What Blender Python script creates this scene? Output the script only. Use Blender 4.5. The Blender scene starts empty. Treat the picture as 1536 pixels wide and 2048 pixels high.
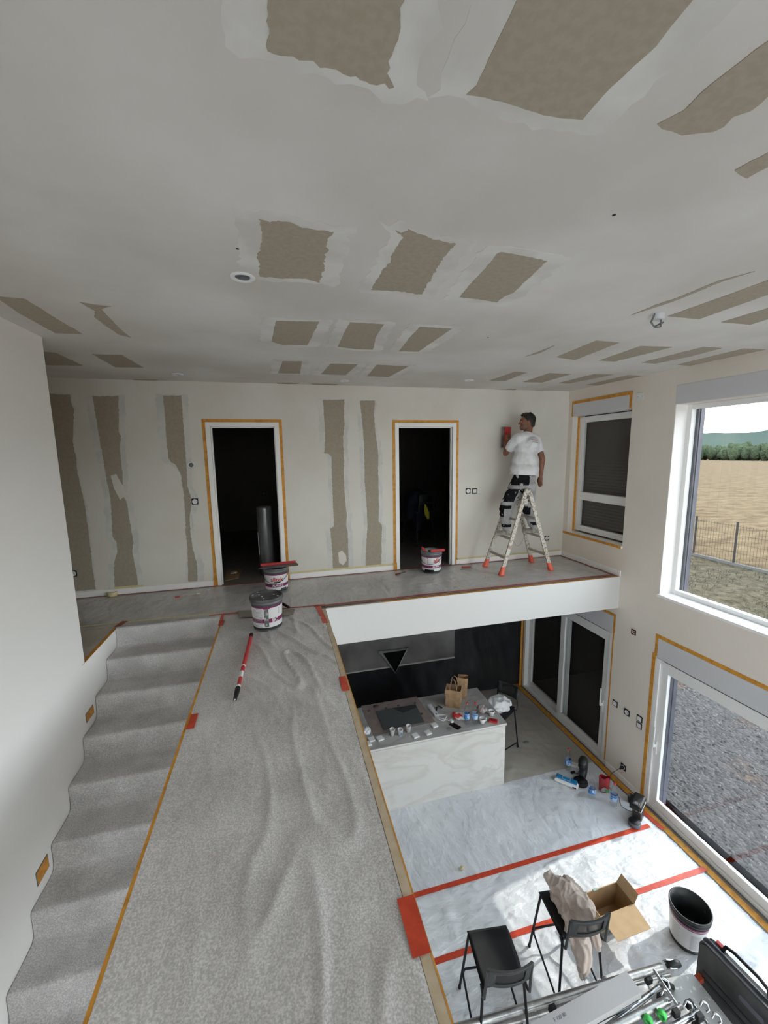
import bpy, bmesh, math, random
import numpy as np
from mathutils import Vector, Matrix, noise
random.seed(7)
SC = bpy.context.scene
COL = SC.collection
PI = math.pi
R_ = math.radians

# ------------------------------------------------------------------ camera, sky, sun, exposure
HC = 1.70                       # eye height above the upper floor
PITCH, YAW, ROLL, FPX = 8.432, 14.3553, -0.8487, 810.6218
_p, _y, _r = R_(PITCH), R_(YAW), R_(ROLL)
_F = Vector((math.sin(_y)*math.cos(_p), math.cos(_y)*math.cos(_p), -math.sin(_p)))
_Rt = Vector((math.cos(_y), -math.sin(_y), 0)); _U = _Rt.cross(_F)
_Rr = _Rt*math.cos(_r) + _U*math.sin(_r); _Ur = -_Rt*math.sin(_r) + _U*math.cos(_r)
cam_d = bpy.data.cameras.new('camera'); cam = bpy.data.objects.new('camera', cam_d); COL.objects.link(cam)
cam.matrix_world = Matrix(((_Rr.x, _Ur.x, -_F.x, 0), (_Rr.y, _Ur.y, -_F.y, 0), (_Rr.z, _Ur.z, -_F.z, HC), (0, 0, 0, 1)))
cam_d.sensor_fit = 'HORIZONTAL'; cam_d.sensor_width = 36.0; cam_d.lens = FPX/1536*36.0
cam_d.clip_start = 0.02; cam_d.clip_end = 3000
SC.camera = cam

SKY_STR, SUN_STR, EXPO = 4.5, 2.7, 0.30
world = bpy.data.worlds.new('sky'); SC.world = world; world.use_nodes = True
_nt = world.node_tree; _nt.nodes.clear()
_o = _nt.nodes.new('ShaderNodeOutputWorld'); _b = _nt.nodes.new('ShaderNodeBackground')
_tc = _nt.nodes.new('ShaderNodeTexCoord'); _sx = _nt.nodes.new('ShaderNodeSeparateXYZ')
_cr = _nt.nodes.new('ShaderNodeValToRGB')
_cr.color_ramp.elements[0].position = 0.0; _cr.color_ramp.elements[0].color = (0.93, 0.96, 0.96, 1)
_cr.color_ramp.elements[1].position = 0.8; _cr.color_ramp.elements[1].color = (0.72, 0.84, 0.98, 1)
_nt.links.new(_tc.outputs['Generated'], _sx.inputs[0]); _nt.links.new(_sx.outputs['Z'], _cr.inputs[0])
_nt.links.new(_cr.outputs[0], _b.inputs[0]); _b.inputs[1].default_value = SKY_STR
_nt.links.new(_b.outputs[0], _o.inputs[0])

SUN_EL, SUN_AZ = R_(36.0), R_(8.0)
sun_d = bpy.data.lights.new('sun', 'SUN'); sun_d.energy = SUN_STR; sun_d.angle = R_(1.0); sun_d.color = (1.0, 0.95, 0.88)
sun = bpy.data.objects.new('sun', sun_d); COL.objects.link(sun)
_sd = Vector((-math.cos(SUN_EL)*math.cos(SUN_AZ), -math.cos(SUN_EL)*math.sin(SUN_AZ), -math.sin(SUN_EL)))
sun.rotation_mode = 'QUATERNION'; sun.rotation_quaternion = _sd.to_track_quat('-Z', 'Y'); sun.location = (12, 4, 9)

SC.view_settings.view_transform = 'Standard'; SC.view_settings.look = 'None'
SC.view_settings.gamma = 1.0; SC.view_settings.use_curve_mapping = False
SC.view_settings.exposure = EXPO
SC.cycles.max_bounces = 12; SC.cycles.diffuse_bounces = 8; SC.cycles.glossy_bounces = 4
SC.cycles.transparent_max_bounces = 12; SC.cycles.transmission_bounces = 6
SC.cycles.caustics_reflective = False; SC.cycles.caustics_refractive = False
SC.cycles.sample_clamp_indirect = 6.0

# ------------------------------------------------------------------ dimensions
H, D, E, R = 2.576, 5.487, 4.302, 4.365      # upper ceiling, upper back wall, fascia, window wall
BL, BR, LW, Y1 = -0.660, 0.421, -1.649, 3.683
L, FB = -2.843, -0.442                        # lower floor, kitchen ceiling
KY, YR = 6.55, -3.2                           # kitchen back wall, rear wall
AX = {'x': 0, 'y': 1, 'z': 2}
def hit(px, py, ax, v):
    """point of the plane ax=v that is seen at pixel px,py of the 1536x2048 photograph"""
    d = _F*FPX + _Rr*(px-768) - _Ur*(py-1024); c = Vector((0, 0, HC)); i = AX[ax]
    return c + d*((v-c[i])/d[i])

# ------------------------------------------------------------------ materials
def new_mat(name):
    m = bpy.data.materials.new(name); m.use_nodes = True
    return m, m.node_tree, m.node_tree.nodes['Principled BSDF']
def mat(name, col, rough=0.6, metal=0.0, spec=0.5, col2=None, scale=8.0, lo=0.4, hi=0.6, bump=0.0, bscale=80.0,
        bdist=0.002, stretch=None, coat=0.0, alpha=1.0, detail=4.0, trans=0.0, sheen=0.0, coat_rough=0.1):
    m, nt, b = new_mat(name)
    b.inputs['Base Color'].default_value = (*col, 1); b.inputs['Roughness'].default_value = rough
    b.inputs['Metallic'].default_value = metal; b.inputs['Specular IOR Level'].default_value = spec
    b.inputs['Coat Weight'].default_value = coat; b.inputs['Coat Roughness'].default_value = coat_rough
    b.inputs['Alpha'].default_value = alpha; b.inputs['Transmission Weight'].default_value = trans
    if sheen: b.inputs['Sheen Weight'].default_value = sheen
    if col2 or bump:
        tc = nt.nodes.new('ShaderNodeTexCoord'); mp = nt.nodes.new('ShaderNodeMapping')
        nt.links.new(tc.outputs['Object'], mp.inputs[0])
        if stretch: mp.inputs['Scale'].default_value = stretch
    if col2:
        n = nt.nodes.new('ShaderNodeTexNoise'); n.inputs['Scale'].default_value = scale; n.inputs['Detail'].default_value = detail
        cr = nt.nodes.new('ShaderNodeValToRGB')
        cr.color_ramp.elements[0].position = lo; cr.color_ramp.elements[0].color = (*col, 1)
        cr.color_ramp.elements[1].position = hi; cr.color_ramp.elements[1].color = (*col2, 1)
        nt.links.new(mp.outputs[0], n.inputs['Vector']); nt.links.new(n.outputs['Fac'], cr.inputs[0])
        nt.links.new(cr.outputs[0], b.inputs['Base Color'])
    if bump:
        n2 = nt.nodes.new('ShaderNodeTexNoise'); n2.inputs['Scale'].default_value = bscale; n2.inputs['Detail'].default_value = 3
        bp = nt.nodes.new('ShaderNodeBump'); bp.inputs['Strength'].default_value = bump; bp.inputs['Distance'].default_value = bdist
        nt.links.new(mp.outputs[0], n2.inputs['Vector']); nt.links.new(n2.outputs['Fac'], bp.inputs['Height'])
        nt.links.new(bp.outputs[0], b.inputs['Normal'])
    return m
def glass_mat(name, tint=(1, 1, 1), refl=1.0, rough=0.0, ior=1.5):
    m = bpy.data.materials.new(name); m.use_nodes = True; nt = m.node_tree; nt.nodes.clear()
    o = nt.nodes.new('ShaderNodeOutputMaterial'); mx = nt.nodes.new('ShaderNodeMixShader')
    t = nt.nodes.new('ShaderNodeBsdfTransparent'); g = nt.nodes.new('ShaderNodeBsdfGlossy'); f = nt.nodes.new('ShaderNodeFresnel')
    mu = nt.nodes.new('ShaderNodeMath'); mu.operation = 'MULTIPLY'; mu.inputs[1].default_value = refl
    t.inputs[0].default_value = (*tint, 1); g.inputs['Roughness'].default_value = rough; f.inputs[0].default_value = ior
    ge = nt.nodes.new('ShaderNodeNewGeometry'); sb = nt.nodes.new('ShaderNodeMath'); sb.operation = 'SUBTRACT'; sb.inputs[0].default_value = 1
    m2 = nt.nodes.new('ShaderNodeMath'); m2.operation = 'MULTIPLY'
    nt.links.new(ge.outputs['Backfacing'], sb.inputs[1]); nt.links.new(f.outputs[0], mu.inputs[0])
    nt.links.new(mu.outputs[0], m2.inputs[0]); nt.links.new(sb.outputs[0], m2.inputs[1]); nt.links.new(m2.outputs[0], mx.inputs[0])
    nt.links.new(t.outputs[0], mx.inputs[1]); nt.links.new(g.outputs[0], mx.inputs[2]); nt.links.new(mx.outputs[0], o.inputs[0])
    return m
M = {}
M['skim'] = mat('skimmed_wall', (.69, .645, .58), .85, spec=.2, col2=(.72, .695, .64), scale=2.3, lo=.35, hi=.65, bump=.15, bscale=60)
M['wallr'] = mat('primed_wall', (.80, .735, .665), .85, spec=.2, col2=(.765, .70, .625), scale=1.2, lo=.4, hi=.6, bump=.1, bscale=70)
M['ceil'] = mat('skimmed_ceiling', (.585, .55, .51), .9, spec=.15, col2=(.69, .665, .635), scale=1.1, lo=.38, hi=.66, bump=.12, bscale=50)
M['smudge'] = mat('thin_skim', (.61, .60, .57), .9, spec=.15, col2=(.68, .66, .62), scale=7)
M['smudgec'] = mat('fresh_ceiling_skim', (.60, .575, .54), .9, spec=.15, col2=(.70, .68, .65), scale=3.5)
M['board'] = mat('bare_plasterboard', (.36, .31, .245), .9, spec=.15, col2=(.39, .335, .27), scale=40, bump=.1)
M['white'] = mat('white_paint', (.90, .885, .87), .6, spec=.3, bump=.05, bscale=120)
M['pvc'] = mat('white_pvc', (.80, .80, .79), .35, spec=.5)
M['pvcg'] = mat('greyish_white_panel', (.62, .62, .64), .45)
M['orange'] = mat('orange_masking_tape', (.66, .30, .035), .55, col2=(.52, .22, .02), scale=18, lo=.45, hi=.62)
M['yellow'] = mat('pale_masking_tape', (.66, .58, .34), .6, col2=(.60, .52, .30), scale=25)
M['beige'] = mat('beige_tape', (.58, .47, .33), .6, col2=(.50, .40, .27), scale=15)
M['red'] = mat('red_tape', (.60, .065, .025), .4, col2=(.50, .05, .02), scale=20, bump=.2, bscale=90)
M['redd'] = mat('dull_red_tape', (.36, .075, .05), .5, col2=(.28, .05, .035), scale=20)
M['black'] = mat('black_plastic', (.008, .008, .009), .55, spec=.35)
M['blackm'] = mat('black_metal', (.008, .008, .011), .5, spec=.25)
M['dark'] = mat('dark_shutter', (.045, .040, .038), .8, spec=.1)
M['shut'] = mat('taupe_shutter', (.082, .068, .062), .75, spec=.2)
M['anthr'] = mat('anthracite_metal', (.10, .10, .125), .45, col2=(.13, .13, .16), scale=4)
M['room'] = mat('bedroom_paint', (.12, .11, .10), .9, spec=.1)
M['tile'] = mat('dark_floor_tile', (.16, .145, .125), .5, col2=(.19, .17, .15), scale=6)
M['glass'] = glass_mat('window_glass', (.97, .985, .98), 1.0)
M['glassd'] = glass_mat('door_glass', (.93, .95, .95), 1.3)
M['clear'] = glass_mat('clear_plastic', (.93, .95, .96), 1.6, .05)
M['clearb'] = glass_mat('clear_blue_plastic', (.82, .88, .94), 1.6, .05)
M['alu'] = mat('worn_aluminium', (.50, .50, .48), .35, metal=.85, col2=(.36, .35, .33), scale=14, bump=.1)
M['steel'] = mat('galvanised_steel', (.58, .59, .60), .25, metal=.95, col2=(.42, .43, .44), scale=30)
M['cardb'] = mat('cardboard', (.50, .34, .19), .8, col2=(.46, .31, .17), scale=12)
M['cardi'] = mat('cardboard_inside', (.36, .23, .12), .85, col2=(.32, .20, .10), scale=12)
M['paper'] = mat('kraft_paper', (.42, .27, .15), .8, col2=(.36, .22, .12), scale=20, bump=.4, bscale=25, bdist=.004)
M['whitep'] = mat('white_plastic', (.74, .74, .74), .4)
M['purple'] = mat('purple_print', (.20, .02, .10), .4)
M['redp'] = mat('red_plastic', (.50, .03, .03), .4)
M['redprint'] = mat('red_print', (.55, .04, .05), .5)
M['greyp'] = mat('grey_plastic', (.13, .14, .145), .45, col2=(.16, .17, .175), scale=12)
M['darkg'] = mat('dark_grey_plastic', (.018, .021, .021), .45)
M['skin'] = mat('skin', (.25, .11, .07), .6, col2=(.21, .09, .057), scale=12, spec=.35)
M['hair'] = mat('dark_hair', (.012, .009, .007), .6, bump=.6, bscale=90, bdist=.01)
M['shirt'] = mat('white_cotton', (.68, .68, .70), .9, col2=(.58, .575, .56), scale=5, lo=.52, hi=.68, spec=.1, bump=.3, bscale=18, bdist=.01)
M['pants'] = mat('light_grey_cotton', (.42, .41, .42), .9, col2=(.34, .33, .33), scale=9, spec=.1, bump=.4, bscale=22, bdist=.012)
M['pblack'] = mat('paint_spotted_black_cloth', (.012, .012, .015), .85, col2=(.62, .62, .62), scale=14, lo=.62, hi=.66, spec=.1)
M['stile'] = mat('paint_splashed_aluminium', (.58, .56, .50), .6, col2=(.30, .22, .16), scale=42, lo=.50, hi=.60, metal=.1, bump=.3)
M['rung'] = mat('dull_aluminium', (.34, .31, .27), .5, metal=.3, col2=(.42, .39, .34), scale=20)
M['ladred'] = mat('orange_red_plastic', (.72, .10, .05), .4)
M['blue'] = mat('blue_print', (.02, .14, .42), .45)
M['meshp'] = mat('black_mesh', (.012, .012, .013), .6, alpha=.82)
M['cable'] = mat('black_cable', (.01, .01, .01), .5)
M['plaster'] = mat('wet_plaster', (.72, .70, .64), .6, bump=.8, bscale=14, bdist=.02)
M['slab'] = mat('concrete', (.30, .29, .28), .9)
M['fabric'] = mat('beige_fleece', (.56, .47, .41), .95, col2=(.50, .41, .36), scale=10, spec=.1, sheen=.3, bump=.2, bscale=60)
M['navy'] = mat('dark_navy_cloth', (.010, .012, .022), .9, spec=.1)
M['hivis'] = mat('yellow_fabric', (.55, .50, .03), .8)
M['greenp'] = mat('green_plastic', (.06, .55, .10), .4)
M['whitefilm'] = mat('crumpled_white_film', (.80, .80, .82), .3, alpha=.92, bump=.6, bscale=20, bdist=.02)

def film_mat(name, c1, c2, rough, nscale, bscale, bstr, bdist, stretch=(1, 1, 1), c3=None, fine=None):
    """plastic sheeting: mottled base, crinkled gloss"""
    m, nt, b = new_mat(name)
    tc = nt.nodes.new('ShaderNodeTexCoord'); mp = nt.nodes.new('ShaderNodeMapping'); mp.inputs['Scale'].default_value = stretch
    nt.links.new(tc.outputs['Object'], mp.inputs[0])
    n = nt.nodes.new('ShaderNodeTexNoise'); n.inputs['Scale'].default_value = nscale; n.inputs['Detail'].default_value = 8
    cr = nt.nodes.new('ShaderNodeValToRGB'); cr.color_ramp.elements[0].position = .35; cr.color_ramp.elements[1].position = .68
    cr.color_ramp.elements[0].color = (*c1, 1); cr.color_ramp.elements[1].color = (*c2, 1)
    nt.links.new(tc.outputs['Object'], n.inputs['Vector']); nt.links.new(n.outputs['Fac'], cr.inputs[0])
    last = cr.outputs[0]
    if fine:
        n3 = nt.nodes.new('ShaderNodeTexNoise'); n3.inputs['Scale'].default_value = fine; n3.inputs['Detail'].default_value = 2
        c3r = nt.nodes.new('ShaderNodeValToRGB'); c3r.color_ramp.elements[0].position = .38; c3r.color_ramp.elements[1].position = .66
        c3r.color_ramp.elements[0].color = (.76, .76, .76, 1); c3r.color_ramp.elements[1].color = (1.14, 1.14, 1.14, 1)
        mx = nt.nodes.new('ShaderNodeMix'); mx.data_type = 'RGBA'; mx.blend_type = 'MULTIPLY'; mx.inputs[0].default_value = 1
        nt.links.new(tc.outputs['Object'], n3.inputs['Vector']); nt.links.new(n3.outputs['Fac'], c3r.inputs[0])
        nt.links.new(last, mx.inputs[6]); nt.links.new(c3r.outputs[0], mx.inputs[7]); last = mx.outputs[2]
    nt.links.new(last, b.inputs['Base Color'])
    b.inputs['Roughness'].default_value = rough
    v = nt.nodes.new('ShaderNodeTexNoise'); v.inputs['Scale'].default_value = bscale; v.inputs['Detail'].default_value = 5
    v.inputs['Distortion'].default_value = .35
    bp = nt.nodes.new('ShaderNodeBump'); bp.inputs['Strength'].default_value = bstr; bp.inputs['Distance'].default_value = bdist
    nt.links.new(mp.outputs[0], v.inputs['Vector']); nt.links.new(v.outputs['Fac'], bp.inputs['Height'])
    nt.links.new(bp.outputs[0], b.inputs['Normal'])
    return m
M['fleece'] = film_mat('film_on_grey_fleece', (.54, .52, .505), (.70, .68, .665), .42, 2.2, 16, .35, .02, (1, .6, 1), fine=150)
M['fleece2'] = film_mat('grey_stair_fleece', (.49, .475, .465), (.64, .62, .61), .75, 5, 14, .35, .02, fine=130)
M['mezzfilm'] = film_mat('film_on_tiles', (.44, .43, .415), (.57, .56, .545), .26, 1.5, 7, .5, .05, (1, .5, 1))
M['whitesheet'] = film_mat('white_floor_sheet', (.71, .72, .745), (.78, .79, .805), .36, 1.5, 8, .7, .06, (.5, 1, 1))
M['greysheet'] = film_mat('grey_white_floor_sheet', (.62, .63, .66), (.72, .73, .75), .42, 1.8, 8, .5, .06, (1, .6, 1))
M['kitfilm'] = film_mat('film_on_dark_tiles', (.40, .365, .315), (.48, .445, .385), .4, 1.5, 5, .35, .04, (1, .5, 1))
M['blackfilm'] = film_mat('film_on_black_panels', (.014, .0145, .016), (.024, .025, .028), .3, 3, 4, .6, .04, (1, 1, .35))
M['greyfilm'] = film_mat('milky_film', (.06, .058, .056), (.12, .115, .11), .3, 2.2, 4, .5, .04, (1, 1, .5))
def marble_mat(name, base, vein, lo=.47):
    m, nt, b = new_mat(name)
    tc = nt.nodes.new('ShaderNodeTexCoord'); mp = nt.nodes.new('ShaderNodeMapping'); mp.inputs['Rotation'].default_value = (0, .7, .4); mp.inputs['Scale'].default_value = (1, 2.4, 2.4)
    n = nt.nodes.new('ShaderNodeTexNoise'); n.inputs['Scale'].default_value = 1.5; n.inputs['Detail'].default_value = 12; n.inputs['Distortion'].default_value = .9
    cr = nt.nodes.new('ShaderNodeValToRGB'); e = cr.color_ramp.elements
    e[0].position = lo-.07; e[0].color = (*base, 1); e[1].position = .5; e[1].color = (*vein, 1); e2 = e.new(.56); e2.color = (*base, 1)
    nt.links.new(tc.outputs['Object'], mp.inputs[0]); nt.links.new(mp.outputs[0], n.inputs['Vector'])
    nt.links.new(n.outputs['Fac'], cr.inputs[0]); nt.links.new(cr.outputs[0], b.inputs['Base Color']); b.inputs['Roughness'].default_value = .35
    return m
M['marble'] = marble_mat('white_marble', (.62, .615, .58), (.55, .53, .49))
M['marbletop'] = marble_mat('grey_marble_under_film', (.46, .445, .43), (.36, .345, .33), .44)

# ------------------------------------------------------------------ mesh helpers
class MB:
    def __init__(s): s.v = []; s.f = []; s.m = []; s.sm = []
    def add(s, vs, fs, mi=0, smooth=False):
        o = len(s.v); s.v += [tuple(v) for v in vs]
        for f in fs: s.f.append([o+i for i in f]); s.m.append(mi); s.sm.append(smooth)
        return s
    def box(s, x0, x1, y0, y1, z0, z1, mi=0):
        if x0 > x1: x0, x1 = x1, x0
        if y0 > y1: y0, y1 = y1, y0
        if z0 > z1: z0, z1 = z1, z0
        v = [(x, y, z) for z in (z0, z1) for y in (y0, y1) for x in (x0, x1)]
        return s.add(v, [(0, 2, 3, 1), (4, 5, 7, 6), (0, 1, 5, 4), (2, 6, 7, 3), (0, 4, 6, 2), (1, 3, 7, 5)], mi)
    def bbox(s, x0, x1, y0, y1, z0, z1, b, mi=0):
        """box with chamfered edges"""
        bm = bmesh.new(); bmesh.ops.create_cube(bm, size=1)
        bmesh.ops.scale(bm, vec=(abs(x1-x0), abs(y1-y0), abs(z1-z0)), verts=bm.verts)
        bmesh.ops.translate(bm, vec=((x0+x1)/2, (y0+y1)/2, (z0+z1)/2), verts=bm.verts)
        bmesh.ops.bevel(bm, geom=bm.edges[:]+bm.verts[:], offset=b, segments=2, affect='EDGES', profile=.5)
        bm.verts.index_update()
        s.add([v.co[:] for v in bm.verts], [[v.index for v in f.verts] for f in bm.faces], mi, False); bm.free(); return s
    def ring(s, c, ax, u, w, r, n): return [Vector(c)+Vector(u)*(r*math.cos(2*PI*i/n))+Vector(w)*(r*math.sin(2*PI*i/n)) for i in range(n)]
    def tube(s, pts, r, n=8, mi=0, cap=True):
        pts = [Vector(p) for p in pts]; rs = r if isinstance(r, (list, tuple)) else [r]*len(pts)
        up = Vector((0, 0, 1)); rings = []; prev = None
        for i, p in enumerate(pts):
            d = (pts[min(i+1, len(pts)-1)]-pts[max(i-1, 0)]).normalized()
            if prev is None:
                a = up if abs(d.z) < .9 else Vector((1, 0, 0)); u = d.cross(a).normalized()
            else: u = (prev-d*prev.dot(d)).normalized()
            prev = u; w = d.cross(u)
            rings.append(s.ring(p, d, u, w, rs[i], n))
        vs = [v for rr in rings for v in rr]; fs = []
        for i in range(len(pts)-1):
            for k in range(n): fs.append((i*n+k, i*n+(k+1) % n, (i+1)*n+(k+1) % n, (i+1)*n+k))
        s.add(vs, fs, mi, True)
        if cap: s.add(rings[0], [tuple(range(n))[::-1]], mi); s.add(rings[-1], [tuple(range(n))], mi)
        return s
    def lathe(s, prof, n=32, c=(0, 0, 0), mis=None, smooth=True):
        """prof: list of (radius, z); mis: material per segment"""
        vs = [(c[0]+r*math.cos(2*PI*k/n), c[1]+r*math.sin(2*PI*k/n), c[2]+z) for r, z in prof for k in range(n)]
        for i in range(len(prof)-1):
            fs = [(i*n+k, i*n+(k+1) % n, (i+1)*n+(k+1) % n, (i+1)*n+k) for k in range(n)]
            o = len(s.v)
            if i == 0: base = o; s.v += vs
            for f in fs: s.f.append([base+j for j in f]); s.m.append(mis[i] if mis else 0); s.sm.append(smooth)
        return s
    def quad(s, a, b, c, d, mi=0): return s.add([a, b, c, d], [(0, 1, 2, 3)], mi)
    def prism(s, poly, ax, v0, v1, mi=0):
        """poly of 2-D points extruded along axis ax from v0 to v1"""
        n = len(poly)
        def P(p, v):
            return {'x': (v, p[0], p[1]), 'y': (p[0], v, p[1]), 'z': (p[0], p[1], v)}[ax]
        vs = [P(p, v0) for p in poly]+[P(p, v1) for p in poly]
        fs = [tuple(range(n))[::-1], tuple(range(n, 2*n))]+[(i, (i+1) % n, n+(i+1) % n, n+i) for i in range(n)]
        return s.add(vs, fs, mi)
    def build(s, name, mats, parent=None, loc=None, fix=True):
        me = bpy.data.meshes.new(name)
        vs = s.v
        if loc is not None: vs = [(v[0]-loc[0], v[1]-loc[1], v[2]-loc[2]) for v in vs]
        me.from_pydata([tuple(v) for v in vs], [], s.f)
        for m in (mats if isinstance(mats, (list, tuple)) else [mats]): me.materials.append(M[m] if isinstance(m, str) else m)
        me.polygons.foreach_set('material_index', s.m); me.polygons.foreach_set('use_smooth', s.sm)
        if fix and len(s.f) < 40000:
            bm = bmesh.new(); bm.from_mesh(me); bmesh.ops.recalc_face_normals(bm, faces=bm.faces); bm.to_mesh(me); bm.free()
        me.update()
        o = bpy.data.objects.new(name, me); COL.objects.link(o)
        if loc is not None: o.location = loc
        if parent: o.parent = parent
        return o
def tag(o, label=None, cat=None, group=None, kind=None):
    if label: o['label'] = label
    if cat: o['category'] = cat
    if group: o['group'] = group
    if kind: o['kind'] = kind
    return o
def thing(name, label, cat, loc=(0, 0, 0), rz=0, group=None):
    o = bpy.data.objects.new(name, None); COL.objects.link(o); o.empty_display_size = .1
    o.location = loc; o.rotation_euler = (0, 0, rz)
    return tag(o, label, cat, group)
def copy_tree(o, parent=None):
    c = o.copy(); COL.objects.link(c); c.parent = parent
    for ch in list(o.children): copy_tree(ch, c)
    return c
def struct(mb, name, mats, label=None, parent=None):
    o = mb.build(name, mats, parent)
    if parent is None: o['kind'] = 'structure'
    if label: o['label'] = label
    return o
def wall(ax, v0, v1, u0, u1, z0, z1, holes=(), mi=0, mb=None):
    """slab normal to ax between v0,v1 spanning u0..u1, z0..z1 with rectangular holes (ua,ub,za,zb)"""
    mb = mb or MB()
    us = sorted({u0, u1, *[h[0] for h in holes], *[h[1] for h in holes]}); us = [u for u in us if u0 <= u <= u1]
    zs = sorted({z0, z1, *[h[2] for h in holes], *[h[3] for h in holes]}); zs = [z for z in zs if z0 <= z <= z1]
    solid = lambda i, j: 0 <= i < len(us)-1 and 0 <= j < len(zs)-1 and not any(
        h[0] <= (us[i]+us[i+1])/2 <= h[1] and h[2] <= (zs[j]+zs[j+1])/2 <= h[3] for h in holes)
    P = (lambda v, u, z: (v, u, z)) if ax == 'x' else (lambda v, u, z: (u, v, z))
    for i in range(len(us)-1):
        for j in range(len(zs)-1):
            if not solid(i, j): continue
            a, b, c, d = us[i], us[i+1], zs[j], zs[j+1]
            for v in (v0, v1): mb.quad(P(v, a, c), P(v, b, c), P(v, b, d), P(v, a, d), mi)
            if not solid(i-1, j): mb.quad(P(v0, a, c), P(v1, a, c), P(v1, a, d), P(v0, a, d), mi)
            if not solid(i+1, j): mb.quad(P(v0, b, c), P(v1, b, c), P(v1, b, d), P(v0, b, d), mi)
            if not solid(i, j-1): mb.quad(P(v0, a, c), P(v1, a, c), P(v1, b, c), P(v0, b, c), mi)
            if not solid(i, j+1): mb.quad(P(v0, a, d), P(v1, a, d), P(v1, b, d), P(v0, b, d), mi)
    return mb
def wr(x, y, amp, seed=0.0, ang=0.0, sx=1.0, sy=3.0):
    """crinkle height: stretched ridged noise"""
    c, s = math.cos(ang), math.sin(ang); u = (x*c+y*s)*sx; v = (-x*s+y*c)*sy
    n = noise.noise(Vector((u, v, seed))); r = (1-abs(n)*3.2)
    n2 = noise.noise(Vector((u*2.3+5, v*2.1, seed+3)))
    return amp*(max(0, r)**3*.7 + .3*n2)
def sheet(name, x0, x1, y0, y1, z, step, fn, m, parent=None, label=None, cat=None, skirt=True):
    nx = max(2, int((x1-x0)/step)); ny = max(2, int((y1-y0)/step)); mb = MB()
    vs = [(x0+(x1-x0)*i/nx, y0+(y1-y0)*j/ny, z+max(.0004, fn(x0+(x1-x0)*i/nx, y0+(y1-y0)*j/ny))) for j in range(ny+1) for i in range(nx+1)]
    fs = [(j*(nx+1)+i, j*(nx+1)+i+1, (j+1)*(nx+1)+i+1, (j+1)*(nx+1)+i) for j in range(ny) for i in range(nx)]
    mb.add(vs, fs, 0, True); o = mb.build(name, m, parent, fix=False)
    return tag(o, label, cat)
def ragged(poly, step=.02, amp=.008, seed=0.0):
    out = []; n = len(poly)
    for i in range(n):
        a = Vector(poly[i]); b = Vector(poly[(i+1) % n]); k = max(1, int((b-a).length/step)); t = (b-a).normalized(); nn = Vector((-t.y, t.x))
        for j in range(k):
            p = a.lerp(b, j/k); q = .35*noise.noise(Vector((p.x*9, p.y*9, seed)))+.8*noise.noise(Vector((p.x*38, p.y*38, seed+1)))+.7*noise.noise(Vector((p.x*95, p.y*95, seed+2)))
            out.append(p+nn*amp*q)
    return out
def patch(name, pts, ax, v, dv, m, parent, amp=.008, step=.02, seed=0.0):
    """thin ragged piece lying on the plane ax=v (pts are world points), front at v+dv"""
    i, j = {'x': (1, 2), 'y': (0, 2), 'z': (0, 1)}[ax]
    poly = ragged([(p[i], p[j]) for p in pts], step, amp, seed)
    mk = {'x': lambda q, w: (w, q[0], q[1]), 'y': lambda q, w: (q[0], w, q[1]), 'z': lambda q, w: (q[0], q[1], w)}[ax]
    n = len(poly); mb = MB(); mb.v = [mk(q, v+dv) for q in poly]+[mk(q, v-dv*.5) for q in poly]
    from mathutils.geometry import tessellate_polygon
    for t in tessellate_polygon([[Vector((q[0], q[1], 0)) for q in poly]]): mb.f.append(list(t)); mb.m.append(0); mb.sm.append(False)
    for k in range(n): mb.f.append([k, (k+1) % n, n+(k+1) % n, n+k]); mb.m.append(0); mb.sm.append(False)
    return mb.build(name, m, parent)
_SN = [0]
def strip(name, a, b, width, nrm, m, parent, thick=.0012, side=None):
    """tape from a to b lying on a face with normal nrm"""
    _SN[0] += 1; thick += .0003*(_SN[0] % 6)
    a, b, nrm = Vector(a), Vector(b), Vector(nrm).normalized(); t = (b-a).normalized(); w = t.cross(nrm).normalized()*(width/2)
    k = max(2, min(30, int((b-a).length/.12))); vs = []
    for i in range(k+1):
        p = a.lerp(b, i/k); j = 1+.05*noise.noise(p*7)
        vs += [p-w*j, p+w*j, p+w*j+nrm*thick, p-w*j+nrm*thick]
    fs = [(0, 3, 2, 1), (4*k, 4*k+1, 4*k+2, 4*k+3)]
    for i in range(k):
        o = 4*i
        for q in range(4): fs.append((o+q, o+(q+1) % 4, o+4+(q+1) % 4, o+4+q))
    mb = MB().add(vs, fs); return mb.build(name, m, parent)
_VOX = {}
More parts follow.
